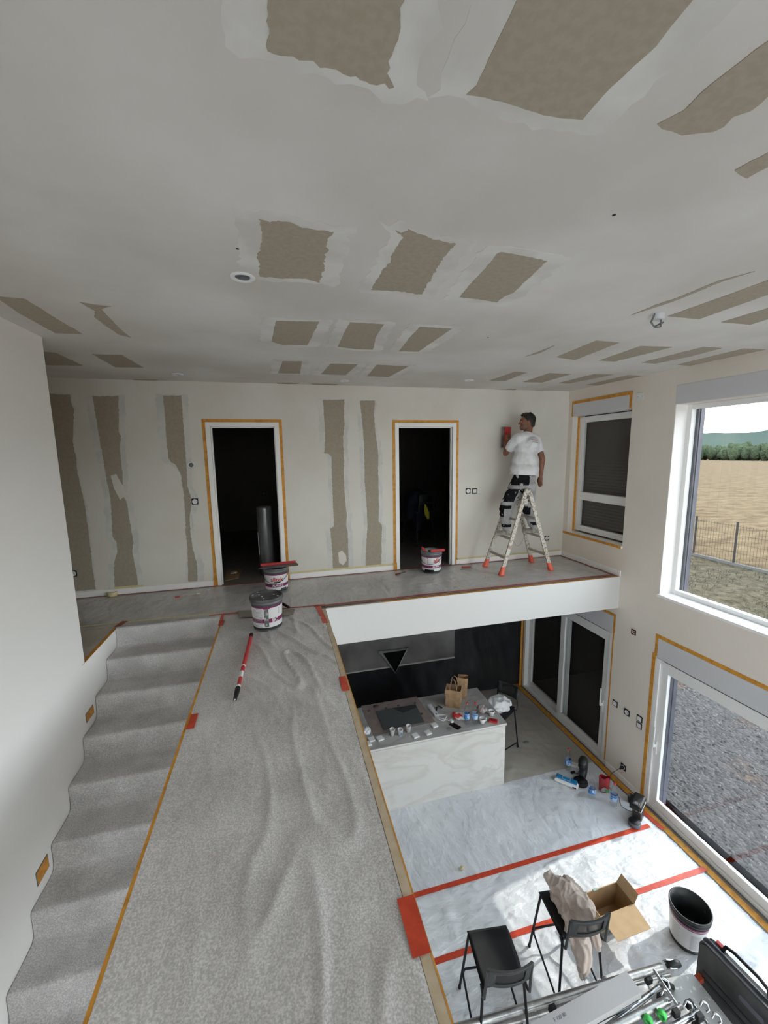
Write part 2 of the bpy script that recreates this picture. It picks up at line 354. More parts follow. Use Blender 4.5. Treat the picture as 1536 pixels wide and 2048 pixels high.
def blob(name, prims, voxel, m, parent=None, smooth=3, disp=None, cut=None, mats=None, faces=None, loc=None):
    """one continuous surface from tapered capsules ('c',p0,p1,r0,r1), ellipsoids ('s',c,(rx,ry,rz),rotation) and boxes ('b',c,(hx,hy,hz),rotation)"""
    bm = bmesh.new()
    for p in prims:
        if p[0] == 's':
            mt = Matrix.Translation(p[1]) @ (p[3].to_4x4() if len(p) > 3 else Matrix.Identity(4)) @ Matrix.Diagonal((*p[2], 1))
            bmesh.ops.create_uvsphere(bm, u_segments=16, v_segments=10, radius=1, matrix=mt)
        elif p[0] == 'b':
            mt = Matrix.Translation(p[1]) @ (p[3].to_4x4() if len(p) > 3 else Matrix.Identity(4)) @ Matrix.Diagonal((*[2*q for q in p[2]], 1))
            bmesh.ops.create_cube(bm, size=1, matrix=mt)
        else:
            a, b2 = Vector(p[1]), Vector(p[2]); d = b2-a; q = Vector((0, 0, 1)).rotation_difference(d)
            mt = Matrix.Translation((a+b2)/2) @ q.to_matrix().to_4x4()
            bmesh.ops.create_cone(bm, cap_ends=True, segments=14, radius1=p[3], radius2=p[4], depth=d.length, matrix=mt)
            if len(p) < 6:
                bmesh.ops.create_uvsphere(bm, u_segments=14, v_segments=8, radius=p[3], matrix=Matrix.Translation(a))
                bmesh.ops.create_uvsphere(bm, u_segments=14, v_segments=8, radius=p[4], matrix=Matrix.Translation(b2))
    me = bpy.data.meshes.new(name+'_src'); bm.to_mesh(me); bm.free()
    o = bpy.data.objects.new(name+'_src', me); COL.objects.link(o)
    md = o.modifiers.new('r', 'REMESH'); md.mode = 'VOXEL'; md.voxel_size = voxel
    if smooth: ms = o.modifiers.new('s', 'SMOOTH'); ms.iterations = smooth; ms.factor = .6
    dg = bpy.context.evaluated_depsgraph_get(); dg.update()
    nm = bpy.data.meshes.new_from_object(o.evaluated_get(dg)); nm.name = name
    bpy.data.objects.remove(o); bpy.data.meshes.remove(me)
    if disp:
        no = [v.normal.copy() for v in nm.vertices]
        for v, nn in zip(nm.vertices, no): v.co += nn*disp(v.co)
    if cut:
        bm = bmesh.new(); bm.from_mesh(nm)
        for co, no_ in cut:
            bmesh.ops.bisect_plane(bm, geom=bm.verts[:]+bm.edges[:]+bm.faces[:], plane_co=co, plane_no=no_, clear_outer=True)
        bm.to_mesh(nm); bm.free()
    nm.materials.clear()
    for q in (mats or [m]): nm.materials.append(M[q] if isinstance(q, str) else q)
    for pl in nm.polygons:
        pl.use_smooth = True
        pl.material_index = faces(pl.center, pl.normal) if faces else 0
    if loc is not None:
        for v in nm.vertices: v.co -= Vector(loc)
    r = bpy.data.objects.new(name, nm); COL.objects.link(r)
    if loc is not None and not parent: r.location = loc
    if parent: r.parent = parent
    return r
def text_mesh(txt, size, ext=.0004, bold=False):
    c = bpy.data.curves.new('t', 'FONT'); c.body = txt; c.size = size; c.align_x = 'CENTER'; c.align_y = 'CENTER'; c.extrude = ext
    if bold: c.offset = size*.02
    o = bpy.data.objects.new('t', c); COL.objects.link(o); dg = bpy.context.evaluated_depsgraph_get(); dg.update()
    me = bpy.data.meshes.new_from_object(o.evaluated_get(dg)); bpy.data.objects.remove(o); bpy.data.curves.remove(c)
    return me
def wrap_text(txt, size, r, ang, z, m, parent, name='lettering', bold=False, taper=0.0, stretch=1.0):
    """lettering bent round a cylinder of radius r, centred at angle ang"""
    me = text_mesh(txt, size, bold=bold); me.name = name
    for v in me.vertices:
        x, y, zz = v.co; rr = r+taper*y+zz+.0036; a = ang+x*stretch/r
        v.co = (rr*math.cos(a), rr*math.sin(a), z+y)
    me.materials.clear(); me.materials.append(M[m]); o = bpy.data.objects.new(name, me); COL.objects.link(o); o.parent = parent
    return o
def flat_text(txt, size, mtx, m, parent, name='lettering', bold=False):
    me = text_mesh(txt, size, bold=bold); me.name = name; me.transform(mtx); me.materials.clear(); me.materials.append(M[m])
    o = bpy.data.objects.new(name, me); COL.objects.link(o); o.parent = parent; return o

# ================================================================== STRUCTURE
YD3 = (4.36, 6.42); YD4 = (.85, 3.68); W1 = (4.31, 5.39); W2 = (.85, 3.72)
DH = -.585                                     # head of the lower shutter boxes
RW = .32                                       # wall thickness
YB = 9.46                                      # far wall of the dark bedrooms
holes_r = [(W1[0], W1[1], .41, 2.20), (W2[0], W2[1], -.05, 2.18), (YD3[0], YD3[1], L, DH), (YD4[0], YD4[1], L, DH),
           (-2.75, .25, -.05, 2.18), (-2.75, .15, L, DH)]  # last two openings: unseen, added behind the camera to let in more daylight
wall_right = struct(wall('x', R, R+RW, YR, KY+.15, L-.3, H+.2, holes_r), 'wall_right', 'wallr')
# back wall of the upper floor with the two bedroom doorways
DW = [(-.80, -.03), (1.63, 2.44)]
wall_back = struct(wall('y', D, D+.10, -4.2, R, 0, H, [(DW[0][0]-.04, DW[0][1]+.04, 0, 2.08), (DW[1][0]-.04, DW[1][1]+.04, 0, 2.08)]), 'wall_back', 'skim')
# left: stairwell wall and the dark corridor behind its end
wall_left = struct(MB().box(LW-.16, LW, YR, Y1, L-.2, H).box(LW-.16, LW-.001, Y1, KY, L-.2, -.25), 'wall_left', 'white')
# white side of the stairwell beneath the landing
struct(MB().box(LW-.10, LW, Y1-.001, 4.36, -.45, -.002), 'trim_1', 'white', 'white painted side of the upper floor beside the stairwell')
struct(MB().box(-4.35, -4.2, 3.2, 9.6, -.3, H+.1).box(-4.2, LW-.16, 3.3, Y1-.15, -.3, H), 'wall_corridor', 'skim')
wall_rear = struct(wall('y', YR-.3, YR, LW-.2, R+RW, L-.3, H+.2, [(-1.4, 1.1, 1.35, 2.40), (1.5, 4.1, .05, 2.40), (1.0, 4.1, L, -.65)]), 'wall_rear', 'white')  # rear openings are assumed, added to bring extra daylight into the room
ceiling = struct(MB().box(-4.4, R+RW, YR-.3, D+.1, H, H+.2), 'ceiling', 'ceil')
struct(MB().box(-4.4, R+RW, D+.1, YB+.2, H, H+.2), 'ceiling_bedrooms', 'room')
floor = struct(MB().box(LW-.2, R+RW, YR-.3, KY+.2, L-.25, L), 'floor', 'tile')
# upper slab: landing, corridor, bedroom floors, and the footbridge
floor_upper = struct(MB().box(BR, R, E+.001, YB+.2, FB, -.001).box(LW+.001, BR, 4.361, YB+.2, FB, -.001).box(-4.3, LW+.001, 4.37, YB+.2, FB, -.001)
                     .box(-4.3, LW-.003, Y1-.15, 4.37, FB, -.0015).box(BL+.01, BR-.001, YR, 4.37, FB, -.001), 'floor_upper', 'tile')
struct(MB().box(BR-.002, R, E, E+.012, FB-.001, -.003), 'trim_2', mat('off_white_paint', (.62, .615, .60), .6), 'white painted edge of the upper floor above the kitchen')
struct(MB().box(BL, BL+.012, YR, 4.36, FB, -.003).box(BR-.012, BR, YR, 4.302, FB, -.003), 'trim_3', 'white', 'white painted sides of the footbridge')
wall_kitchen = struct(MB().box(LW-.2, R, KY, KY+.15, L-.2, FB+.1), 'wall_kitchen', 'wallr')
# bedrooms
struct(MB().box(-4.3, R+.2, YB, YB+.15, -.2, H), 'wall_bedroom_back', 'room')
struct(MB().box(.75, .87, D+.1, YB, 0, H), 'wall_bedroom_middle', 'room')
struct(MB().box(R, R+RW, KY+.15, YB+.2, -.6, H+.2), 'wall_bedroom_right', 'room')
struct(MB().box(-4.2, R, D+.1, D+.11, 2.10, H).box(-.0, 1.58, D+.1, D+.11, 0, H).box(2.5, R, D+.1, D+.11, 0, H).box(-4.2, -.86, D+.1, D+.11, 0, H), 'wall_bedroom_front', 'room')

# bare plasterboard on the ceiling and the back wall: ragged pieces the skim has not covered
CE = [
 [(528,-60),(533,0),(535,102),(562,110),(610,118),(640,130),(675,135),(700,152),(740,166),(768,166),(778,172),(790,172),(782,160),(775,146),(784,110),(793,65),(805,0),(806,-60)],
 [(1062,-60),(1033,0),(1008,52),(985,100),(953,170),(933,187),(970,194),(1008,203),(1050,217),(1088,228),(1128,236),(1165,238),(1192,206),(1223,172),(1268,130),(1313,90),(1383,0),(1430,-60)],
 [(1315,248),(1368,220),(1418,170),(1536,80),(1640,0),(1640,130),(1536,192),(1502,220),(1468,232),(1448,252),(1428,261),(1398,264),(1363,270),(1345,262),(1323,257)],
 [(1470,340),(1500,322),(1536,305),(1640,258),(1640,290),(1536,332),(1493,356),(1480,348)],
 [(517,437),(540,444),(556,440),(581,444),(605,455),(668,463),(657,478),(654,502),(649,520),(647,543),(638,565),(615,557),(590,556),(560,556),(517,552),(518,530),(515,511),(522,490),(527,466)],
 [(791,459),(803,466),(818,456),(828,464),(841,469),(870,480),(912,487),(900,497),(878,529),(843,588),(800,582),(741,579),(758,552),(777,525),(790,500),(805,475)],
 [(994,507),(1003,503),(1050,512),(1095,521),(1062,552),(1028,584),(1010,592),(994,604),(955,598),(919,594),(935,574),(950,557),(975,532)],
 [(552,641),(595,642),(638,643),(626,668),(615,690),(563,689),(543,683)],
 [(700,644),(768,648),(752,673),(746,699),(710,698),(675,693),(688,666)],
 [(840,653),(904,657),(870,680),(837,703),(798,702),(818,676)],
 [(565,722),(604,722),(600,747),(556,746)],
 [(661,727),(716,728),(691,750),(642,748)],
 [(754,729),(818,732),(777,754),(734,752)],
 [(0,593),(-60,588),(-60,612),(0,600),(40,627),(111,666),(166,668),(120,642),(73,612),(48,597)],
 [(159,604),(190,609),(222,612),(202,618),(224,641),(245,662),(262,675),(238,669),(210,650),(188,633),(190,622)],
 [(60,699),(87,703),(113,706),(166,731),(89,730),(60,728)],
 [(184,708),(244,710),(287,735),(230,734)],
 [(1336,632),(1440,595),(1536,560),(1640,520),(1640,565),(1536,589),(1465,614),(1398,638)],
 [(1442,644),(1536,616),(1640,583),(1640,612),(1536,638),(1501,649)],
 [(1051,713),(1080,702),(1111,690),(1080,706)],
 [(1113,714),(1192,681),(1239,685),(1195,702),(1150,720)],
 [(1198,721),(1281,692),(1344,694),(1290,708),(1229,723)],
 [(1283,725),(1406,694),(1444,696),(1380,713),(1311,727)],
 [(1355,729),(1487,697),(1532,699),(1460,714),(1388,732)],
 [(979,761),(1031,743),(1054,745),(1010,762)],
 [(1045,764),(1099,746),(1142,748),(1084,765)],
 [(1117,766),(1188,748),(1227,749),(1138,767)],
 [(1171,770),(1256,750),(1290,751.5),(1208,771)],
 [(990,778.5),(1033,777.5),(1028,781),(992,781.5)],
 [(553,765),(600,766),(590,768),(555,768)],
 [(622,767),(678,768),(670,770.5),(628,770)],
 [(265,758),(318,759),(310,761),(268,760)],
 [(1051,781),(1087,780.5),(1082,783),(1053,783)],
 [(1262,630),(1310,610),(1355,595),(1437,561),(1510,542),(1440,564),(1357,599),(1312,614)],
]
for i, pl in enumerate(CE):
    pts = [hit(px, py, 'z', H) for px, py in pl]
    amp = .012 if i in (0, 4, 5) else (.003 if i == 1 else .006)
    patch('bare_board', pts, 'z', H, -.0022, 'board', ceiling, amp, .012 if i in (0, 4, 5, 6) else .02, i)
WB = [
 [(98,787),(118,789),(140,789),(142,805),(148,819),(147,850),(146,882),(152,915),(156,948),(163,980),(169,1007),(176,1055),(181,1094),(186,1140),(192,1179),(148,1182),(100,1184),(60,1100),(50,787)],
 [(185,792),(210,793),(237,792),(238,850),(238,865),(242,872),(240,900),(244,935),(246,965),(246,990),(254,1007),(260,1045),(267,1086),(264,1100),(271,1136),(277,1171),(229,1175),(228,1127),(235,1102),(233,1085),(225,1073),(223,1030),(221,998),(213,955),(206,915),(197,865),(190,823)],
 [(326,791),(363,791),(366,840),(369,877),(371,905),(373,932),(375,973),(381,990),(383,1011),(379,1035),(381,1065),(386,1098),(394,1127),(395,1162),(377,1163),(376,1130),(375,1098),(372,1065),(371,1032),(367,985),(362,948),(352,930),(343,925),(337,917),(333,880),(331,844)],
 [(646,800),(689,799),(688,820),(689,849),(686,875),(687,900),(688,925),(687,944),(689,985),(694,1032),(692,1050),(696,1068),(697,1135),(666,1137),(664,1095),(660,1057),(668,1053),(665,990),(663,915),(658,908),(648,906),(650,880),(649,849)],
 [(720,801),(750,801),(748,825),(749,849),(753,880),(757,915),(756,945),(757,977),(758,1010),(757,1043),(764,1050),(763,1090),(763,1131),(731,1133),(732,1095),(735,1054),(733,1010),(729,959),(729,920),(728,886),(724,840)],
]
for i, pl in enumerate(WB):
    patch('bare_board', [hit(px, py, 'y', D) for px, py in pl], 'y', D, -.0022, 'board', wall_back, .008, .018, 40+i)
for i, pl in enumerate([[(676,1105),(684,1101),(692,1110),(693,1122),(686,1130),(678,1125)], [(222,952),(232,948),(246,972),(252,990),(240,1000),(228,975)]]):
    patch('plaster_dab', [hit(px, py, 'y', D) for px, py in pl], 'y', D, -.005, 'skim', wall_back, .006, .02, 60+i)

def grow(pts, ax, u, v_):
    i, j = {'y': (0, 2), 'z': (0, 1)}[ax]; c = sum(pts, Vector())/len(pts); out = []
    w = max(.02, max(abs(p[i]-c[i]) for p in pts)); h_ = max(.02, max(abs(p[j]-c[j]) for p in pts))
    for p in pts:
        q = p.copy(); q[i] += u*max(-1, min(1, (p[i]-c[i])/w*1.6)); q[j] += v_*max(-1, min(1, (p[j]-c[j])/h_*1.6)); out.append(q)
    return out
for i, pl in enumerate(WB):
    patch('thin_skim', grow([hit(px, py, 'y', D) for px, py in pl], 'y', (.05, .07, .09, .07, .06)[i], .015), 'y', D, -(.0008+.0002*i), 'smudge', wall_back, .022, .03, 80+i)
for i, pl in enumerate(CE[:2]+CE[4:13]):
    patch('fresh_skim', [p for p in grow([hit(px, py, 'z', H) for px, py in pl], 'z', .09, .05)], 'z', H, -(.0007+.0001*i), 'smudgec', ceiling, .03, .03, 90+i)

# baseboards, with pale tape along their tops
bb = struct(MB().box(-4.2, -.90, D-.012, D, 0, .075).box(.07, 1.55, D-.012, D, 0, .075).box(2.52, R, D-.012, D, 0, .075), 'baseboard_back', 'white')
for a, b in ((-2.05, -1.72), (.07, 1.55), (2.52, R-.02)):
    strip('masking_tape', (a, D-.001, .088), (b, D-.001, .088), .03, (0, -1, 0), 'yellow', bb)
struct(MB().box(R-.012, R, E, D-.012, 0, .075), 'baseboard_right', 'white')
struct(MB().box(R-.012, R, 3.76, 4.31, L, L+.075), 'baseboard_lower_right', 'white')

# doorways: white frames with orange masking tape round them
def doorway(n, x0, x1):
    f = MB()
    for a, b in ((x0-.055, x0), (x1, x1+.055)):
        f.bbox(a, b, D-.014, D+.10, .0, 2.095, .004)
    f.bbox(x0, x1, D-.0135, D+.0995, 2.04, 2.094, .003)
    f.box(x0-.002, x0+.012, D+.04, D+.075, 0, 2.04).box(x1-.012, x1+.002, D+.04, D+.075, 0, 2.04).box(x0, x1, D+.04, D+.075, 2.028, 2.042)
    o = struct(f, 'door_%d' % n, 'white', 'white door frame without a leaf')
    strip('masking_tape', (x0-.074, D-.001, .0), (x0-.074, D-.001, 2.125), .038, (0, -1, 0), 'orange', o)
    strip('masking_tape', (x1+.074, D-.001, .0), (x1+.074, D-.001, 2.125), .038, (0, -1, 0), 'orange', o)
    strip('masking_tape', (x0-.093, D-.0015, 2.114), (x1+.093, D-.0015, 2.114), .038, (0, -1, 0), 'orange', o)
    for xx in (x0-.072,): strip('masking_tape', (xx, D-.016, .0), (xx, D-.016, .11), .05, (0, -1, 0), 'orange', o)
    return o
doorway(1, *DW[0]); doorway(2, *DW[1])

# ---------------------------------------------------------------- windows and sliding doors of the right wall
def frame_rect(mb, x0, x1, y0, y1, z0, z1, w, b=.004, mi=0):
    mb.bbox(x0, x1, y0, y0+w, z0, z1, b, mi).bbox(x0, x1, y1-w, y1, z0, z1, b, mi)
    e = .0012; mb.bbox(x0+e, x1-e, y0+w-.003, y1-w+.003, z0+e, z0+w, b, mi).bbox(x0+e, x1-e, y0+w-.003, y1-w+.003, z1-w, z1-e, b, mi)
    return mb
def slats(parent, x, y0, y1, z0, z1, pitch=.045):
    n = int((z1-z0)/pitch); me = None
    for i in range(n):
        if me is None:
            o = MB().prism([(x, z0), (x+.010, z0), (x+.014, z0+pitch*.5), (x+.010, z0+pitch-.004), (x, z0+pitch-.004)], 'y', y0, y1).build('shutter_slat', 'shut', parent); me = o
        else:
            o = me.copy(); COL.objects.link(o); o.location.z = i*pitch; o.parent = parent
# window_1: closed shutter behind
w1 = struct(frame_rect(frame_rect(MB(), R+.13, R+.19, W1[0], W1[1], .44, 2.18, .05), R+.135, R+.185, W1[0]+.04, W1[1]-.05, .48, 2.14, .045)
            .bbox(R+.125, R+.195, W1[0]+.03, W1[1]-.04, .925, 1.045, .004), 'window_1', 'pvc')
MB().box(R+.155, R+.162, W1[0]+.05, W1[1]-.06, .5, 2.12).build('pane', 'glass', w1)
MB().bbox(R-.03, R+.135, W1[0]-.01, W1[1]+.05, .385, .415, .004).build('window_sill', 'white', w1)
MB().box(R-.001, R+.13, W1[0]+.02, W1[1], 2.19, 2.2).bbox(R-.012, R+.02, W1[0]+.02, W1[1]-.01, 2.205, 2.40, .003).build('shutter_box', 'pvcg', w1)
slats(w1, R+.21, W1[0]+.01, W1[1]-.01, .41, 2.19)
MB().box(R+.225, R+.235, W1[0], W1[1], .41, 2.2).build('shutter_back', 'shut', w1)
for a, b, n, w in (((R-.0125, W1[0]-.0, 2.392), (R-.0125, W1[1]+.01, 2.392), (-1, 0, 0), .042), ((R-.001, W1[1]+.002, 2.19), (R-.001, W1[1]+.002, 2.41), (-1, 0, 0), .045),
                   ((R-.0125, W1[0]+.02, 2.20), (R-.0125, W1[0]+.02, 2.41), (-1, 0, 0), .035), ((R-.031, W1[0]-.01, .40), (R-.031, W1[1]+.05, .40), (-1, 0, 0), .036),
                   ((R+.112, W1[1]-.001, .42), (R+.112, W1[1]-.001, 2.19), (0, -1, 0), .036)):
    strip('masking_tape', a, b, w, n, 'orange', w1)
# window_2: large fixed window with the view
w2 = struct(frame_rect(MB(), R+.17, R+.24, W2[0], W2[1], -.05, 2.18, .055), 'window_2', 'pvc')
MB().box(R+.20, R+.206, W2[0]+.05, W2[1]-.05, 0, 2.13).build('pane', 'glass', w2)
MB().bbox(R-.025, R+.175, W2[0]-.02, W2[1]+.012, -.075, -.045, .004).build('window_sill', 'white', w2)
MB().bbox(R-.004, R+.03, W2[0], W2[1]+.005, 2.185, 2.39, .003).build('shutter_box', 'pvcg', w2)
MB().box(R+.002, R+.17, W2[1]-.004, W2[1]+.001, -.045, 2.18).build('reveal_lining', 'white', w2)
def rail(parent, y, z0, z1, x0=R+.25):
    MB().box(x0, x0+.09, y-.045, y, z0, z1).box(x0+.02, x0+.05, y-.055, y-.045, z0, z1).build('shutter_rail', 'anthr', parent)
rail(w2, W2[1]-.035, -.05, 2.18, R+.245)
# assumed windows behind the camera, unseen, added to brighten the room with daylight
for k, (a, b) in enumerate(((-2.75, .25),)):
    w = struct(frame_rect(MB(), R+.17, R+.24, a, b, -.05, 2.18, .055), 'window_%d' % (3+k), 'pvc')
    MB().box(R+.20, R+.206, a+.05, b-.05, 0, 2.13).build('pane', 'glass', w)
for k, (a, b, c, d) in enumerate(((-1.4, 1.1, 1.35, 2.40), (1.5, 4.1, .05, 2.40), (1.0, 4.1, L, -.65))):  # unseen rear windows, added for their daylight
    w = MB().bbox(a, a+.06, YR-.2, YR-.13, c, d, .004).bbox(b-.06, b, YR-.2, YR-.13, c, d, .004).bbox(a, b, YR-.2, YR-.13, c, c+.06, .004).bbox(a, b, YR-.2, YR-.13, d-.06, d, .004)
    w = struct(w.bbox((a+b)/2-.04, (a+b)/2+.04, YR-.2, YR-.13, c, d, .004), 'window_%d' % (4+k), 'pvc')
    MB().box(a+.03, b-.03, YR-.168, YR-.162, c+.03, d-.03).build('pane', 'glass', w)

def sliding_door(n, y0, y1, split, near_first, shut, tape=True, mat_glass='glassd'):
    zt = DH
    zb = -.845                                         # underside of the shutter box
    f = MB()
    f.bbox(R-.004, R+.05, y0+.005, y1-.005, zb+.006, zt-.004, .003)
    root = struct(f, 'door_%d' % n, 'pvcg', 'white sliding glass door with a shutter box')
    fr = MB()
    fr.bbox(R+.0, R+.15, y0+.002, y0+.05, L, zb, .003).bbox(R+.0, R+.15, y1-.05, y1-.002, L, zb, .003)
    fr.bbox(R+.002, R+.148, y0+.047, y1-.047, zb-.05, zb-.004, .003).bbox(R+.002, R+.148, y0+.047, y1-.047, L+.001, L+.045, .003)
    fr.box(R+.045, R+.055, y0+.05, y1-.05, L+.045, L+.058).box(R+.10, R+.11, y0+.05, y1-.05, L+.045, L+.058)
    fr.build('frame', 'pvc', root)
    MB().box(R-.0045, R+.0, y0+.12, y1-.1, zb+.002, zb+.009).build('shadow_gap', 'black', root)
    for (a, b, x) in near_first:
        s = frame_rect(MB(), x, x+.045, a, b, L+.05, zb-.045, .105, .005).build('sliding_sash', 'pvc', root)
        MB().box(x+.018, x+.026, a+.1, b-.1, L+.14, zb-.14).build('pane', mat_glass, s)
    if shut:
        MB().box(R+.20, R+.21, y0, y1, L, zt).build('closed_shutter', 'dark', root)
    return root
d3 = sliding_door(3, YD3[0], YD3[1], 5.37, ((4.405, 5.44, R+.02), (5.30, 6.375, R+.08)), True)
d4 = sliding_door(4, YD4[0], YD4[1], 2.25, ((2.12, 3.635, R+.02), (.895, 2.26, R+.08)), False)
def handle(parent, x, y, z0, z1):
    MB().bbox(x-.012, x+.002, y-.016, y+.016, z0-.12, z0+.06, .003).bbox(x-.055, x-.04, y-.011, y+.011, z0-.02, z1, .005).bbox(x-.05, x, y-.011, y+.011, z0-.02, z0+.02, .004).build('handle', 'pvc', parent)
handle(d3, R+.02, 4.47, -1.97, -1.72); handle(d4, R+.02, 3.60, -1.97, -1.72)
rail(d4, 3.625, L, -.85, R+.155); rail(d4, .95, L, -.85, R+.155)
OT = [((R-.001, 4.345, L+.08), (R-.001, 4.345, -.80), .02), ((R-.001, 4.345, -.82), (R-.001, 4.345, -.55), .035), ((R-.001, 4.33, -.565), (R-.001, 6.4, -.565), .035)]
for a, b, w in OT: strip('masking_tape', a, b, w, (-1, 0, 0), 'orange', d3)
strip('masking_tape', (R-.001, 6.432, L), (R-.001, 6.432, FB-.02), .022, (-1, 0, 0), 'orange', d3)
strip('masking_tape', (R-.035, KY-.11, L), (R-.035, KY-.11, FB-.02), .04, (0, -1, 0), 'orange', wall_kitchen)
OT = [((R-.001, 3.715, L+.02), (R-.001, 3.715, -.80), .045), ((R-.001, 3.69, -.82), (R-.001, 3.69, -.57), .045), ((R-.001, .7, -.565), (R-.001, 3.715, -.565), .045)]
for a, b, w in OT: strip('masking_tape', a, b, w, (-1, 0, 0), 'orange', d4)

# ---------------------------------------------------------------- staircase
st = MB(); NS = 15; RI = -L/NS; GO = .2855; Y0 = 4.36
prof = []
for k in range(NS):
    yk = Y0-GO*(k)
    prof += [(yk, -RI*k), (yk, -RI*(k+1))]
def stair_poly(off=0.0):
    p = [(Y0+.0, off)]
    for k in range(NS-1):
        yk = Y0-GO*k; p += [(yk-off, -RI*k+off), (yk-off, -RI*(k+1)+off)]
    yk = Y0-GO*(NS-1); p += [(yk-off, -RI*(NS-1)+off), (yk-off, L)]
    return p
sp = stair_poly()
under = [(sp[-1][0]+.9, L), (Y0, -.85)]
stairs = struct(MB().prism(sp+under, 'x', LW+.001, BL-.001), 'staircase', 'slab')
# the fleece laid over the steps: rounded noses, slack in the corners
pts = []
for k in range(NS-1):
    yk = Y0-GO*k; z = -RI*k
    if k == 0: pts += [(yk+.13, z+.004), (yk+.03, z+.006)]
    pts += [(yk+.005, z+.010), (yk-.008, z+.002), (yk-.014, z-.014), (yk-.012, z-.06), (yk-.014, z-RI+.055), (yk-.022, z-RI+.022), (yk-.045, z-RI+.008), (yk-.10, z-RI+.006), (yk-.20, z-RI+.007), (yk-GO+.03, z-RI+.010)]
pts += [(Y0-GO*(NS-1)-.03, L+.01)]
fl = MB(); NX = 26; vs = []
for j, (y, z) in enumerate(pts):
    for i in range(NX+1):
        x = LW+.004+(BL-LW-.012)*i/NX; a = noise.noise(Vector((x*5, y*9, z*9)))*.006+noise.noise(Vector((x*14, y*5, z*22)))*.003
        e = .008*min(1, 0 if 0 < i < NX else 0)
        vs.append((x, y-abs(a)*.6, z+a*.6+.004+e))
fl.add(vs, [(j*(NX+1)+i, j*(NX+1)+i+1, (j+1)*(NX+1)+i+1, (j+1)*(NX+1)+i) for j in range(len(pts)-1) for i in range(NX)], 0, True)
sf = fl.build('stair_fleece', 'fleece2', fix=False)
tag(sf, 'grey protective fleece draped over the descending stairs', 'floor cover')
# taped step lights in the stairwell wall
for (ya, za, yb_, zb_) in ((3.59, -.475, 3.72, -.41), (2.74, -1.04, 2.865, -.955)):
    t = thing('step_light', 'recessed stair light %s, covered with orange tape' % ('nearer the upper floor' if ya > 3 else 'lower on the stairwell wall'), 'light', (LW, (ya+yb_)/2, (za+zb_)/2))
    MB().box(.0005, .004, (ya-yb_)/2-.006, (yb_-ya)/2+.006, (za-zb_)/2-.006, (zb_-za)/2+.006).build('rim', 'greyp', t)
    MB().box(.004, .006, (ya-yb_)/2, (yb_-ya)/2, (za-zb_)/2, (zb_-za)/2).build('masking_tape', 'orange', t)

# ---------------------------------------------------------------- protective sheets
def bridge_fn(x, y):
    a = wr(x, y, .004, 1, .25, 5, 1.1)
    q = math.exp(-((x-.12)**2/.10+(y-3.45)**2/.45))
    b = q*(.030*max(0, 1-abs(noise.noise(Vector((x*7+y*2.2, y*1.6-x, 4))))*7)**2)
    q2 = math.exp(-((x-.05)**2/.12+(y-1.4)**2/1.2)); c = q2*.016*max(0, 1-abs(noise.noise(Vector((x*5, y*1.3, 9))))*4)**2
    return .003+abs(a)+b+c
bridge_sheet = sheet('floor_sheet', BL+.015, BR-.045, YR+.02, 4.405, 0, .016, bridge_fn, 'fleece', None, 'clear film over grey fleece covering the footbridge', 'floor cover')
strip('edge_tape', (BL+.010, YR+.1, .001), (BL+.010, 4.30, .001), .022, (0, 0, 1), 'orange', bridge_sheet)
strip('edge_tape', (BR-.022, YR+.1, .001), (BR-.022, 4.30, .001), .040, (0, 0, 1), 'beige', bridge_sheet)
strip('edge_tape', (BR-.001, YR+.1, .0015), (BR-.001, 3.6, .0015), .006, (0, 0, 1), 'orange', bridge_sheet)
for (a, b, w) in (((.335, 4.42, .007), (.375, 3.90, .007), .05), ((.385, 2.87, .009), (.385, 2.68, .009), .05), ((.385, 1.265, .012), (.385, 1.075, .012), .065),
                  ((-.62, 2.69, .009), (-.62, 2.54, .009), .045), ((-.645, 4.25, .009), (-.645, 4.13, .009), .05), ((-.62, 1.10, .012), (-.62, .96, .012), .05)):
    strip('tape_tab', a, b, w, (0, 0, 1), 'red', bridge_sheet)
def mezz_fn(x, y): return .002+abs(wr(x, y, .007, 7, .15, 1.4, 9))*min(1, abs(y-4.42)/.1)
upper_sheet = sheet('floor_sheet', BR-.0, R-.02, E+.055, D-.02, 0, .03, mezz_fn, 'mezzfilm', None, 'clear film over the tiles of the upper landing', 'floor cover')
sheet('film_piece', -3.6, BR-.001, 4.385, D-.02, 0, .03, mezz_fn, 'mezzfilm', upper_sheet)
sheet('film_piece', -3.6, LW-.03, Y1-.1, 4.46, 0, .04, mezz_fn, 'kitfilm', upper_sheet)
strip('tape_line', (-3.4, D-.035, .008), (R-.03, D-.035, .008), .022, (0, 0, 1), 'redd', upper_sheet)
strip('tape_line', (.30, E+.075, .008), (R-.06, E+.075, .008), .03, (0, 0, 1), 'redd', upper_sheet)
strip('tape_line', (1.05, E+.016, .001), (R-.02, E+.016, .001), .034, (0, 0, 1), 'orange', upper_sheet)
strip('tape_line', (BR+.01, E+.010, .001), (1.05, E+.012, .001), .018, (0, 0, 1), 'beige', upper_sheet)
strip('tape_line', (R-.05, E+.06, .008), (R-.05, D-.04, .008), .03, (0, 0, 1), 'redd', upper_sheet)
strip('tape_line', (-3.4, 4.50, .008), (-.75, 4.50, .008), .03, (0, 0, 1), 'yellow', upper_sheet)
strip('tape_line', (-.80, 4.44, .009), (-.35, 4.42, .009), .022, (0, 0, 1), 'red', upper_sheet)
strip('tape_line', (-.30, 4.42, .010), (.42, 4.39, .010), .022, (0, 0, 1), 'redd', upper_sheet)
strip('tape_line', (LW-.02, Y1-.05, .001), (LW-.02, 4.40, .001), .045, (0, 0, 1), 'orange', upper_sheet)
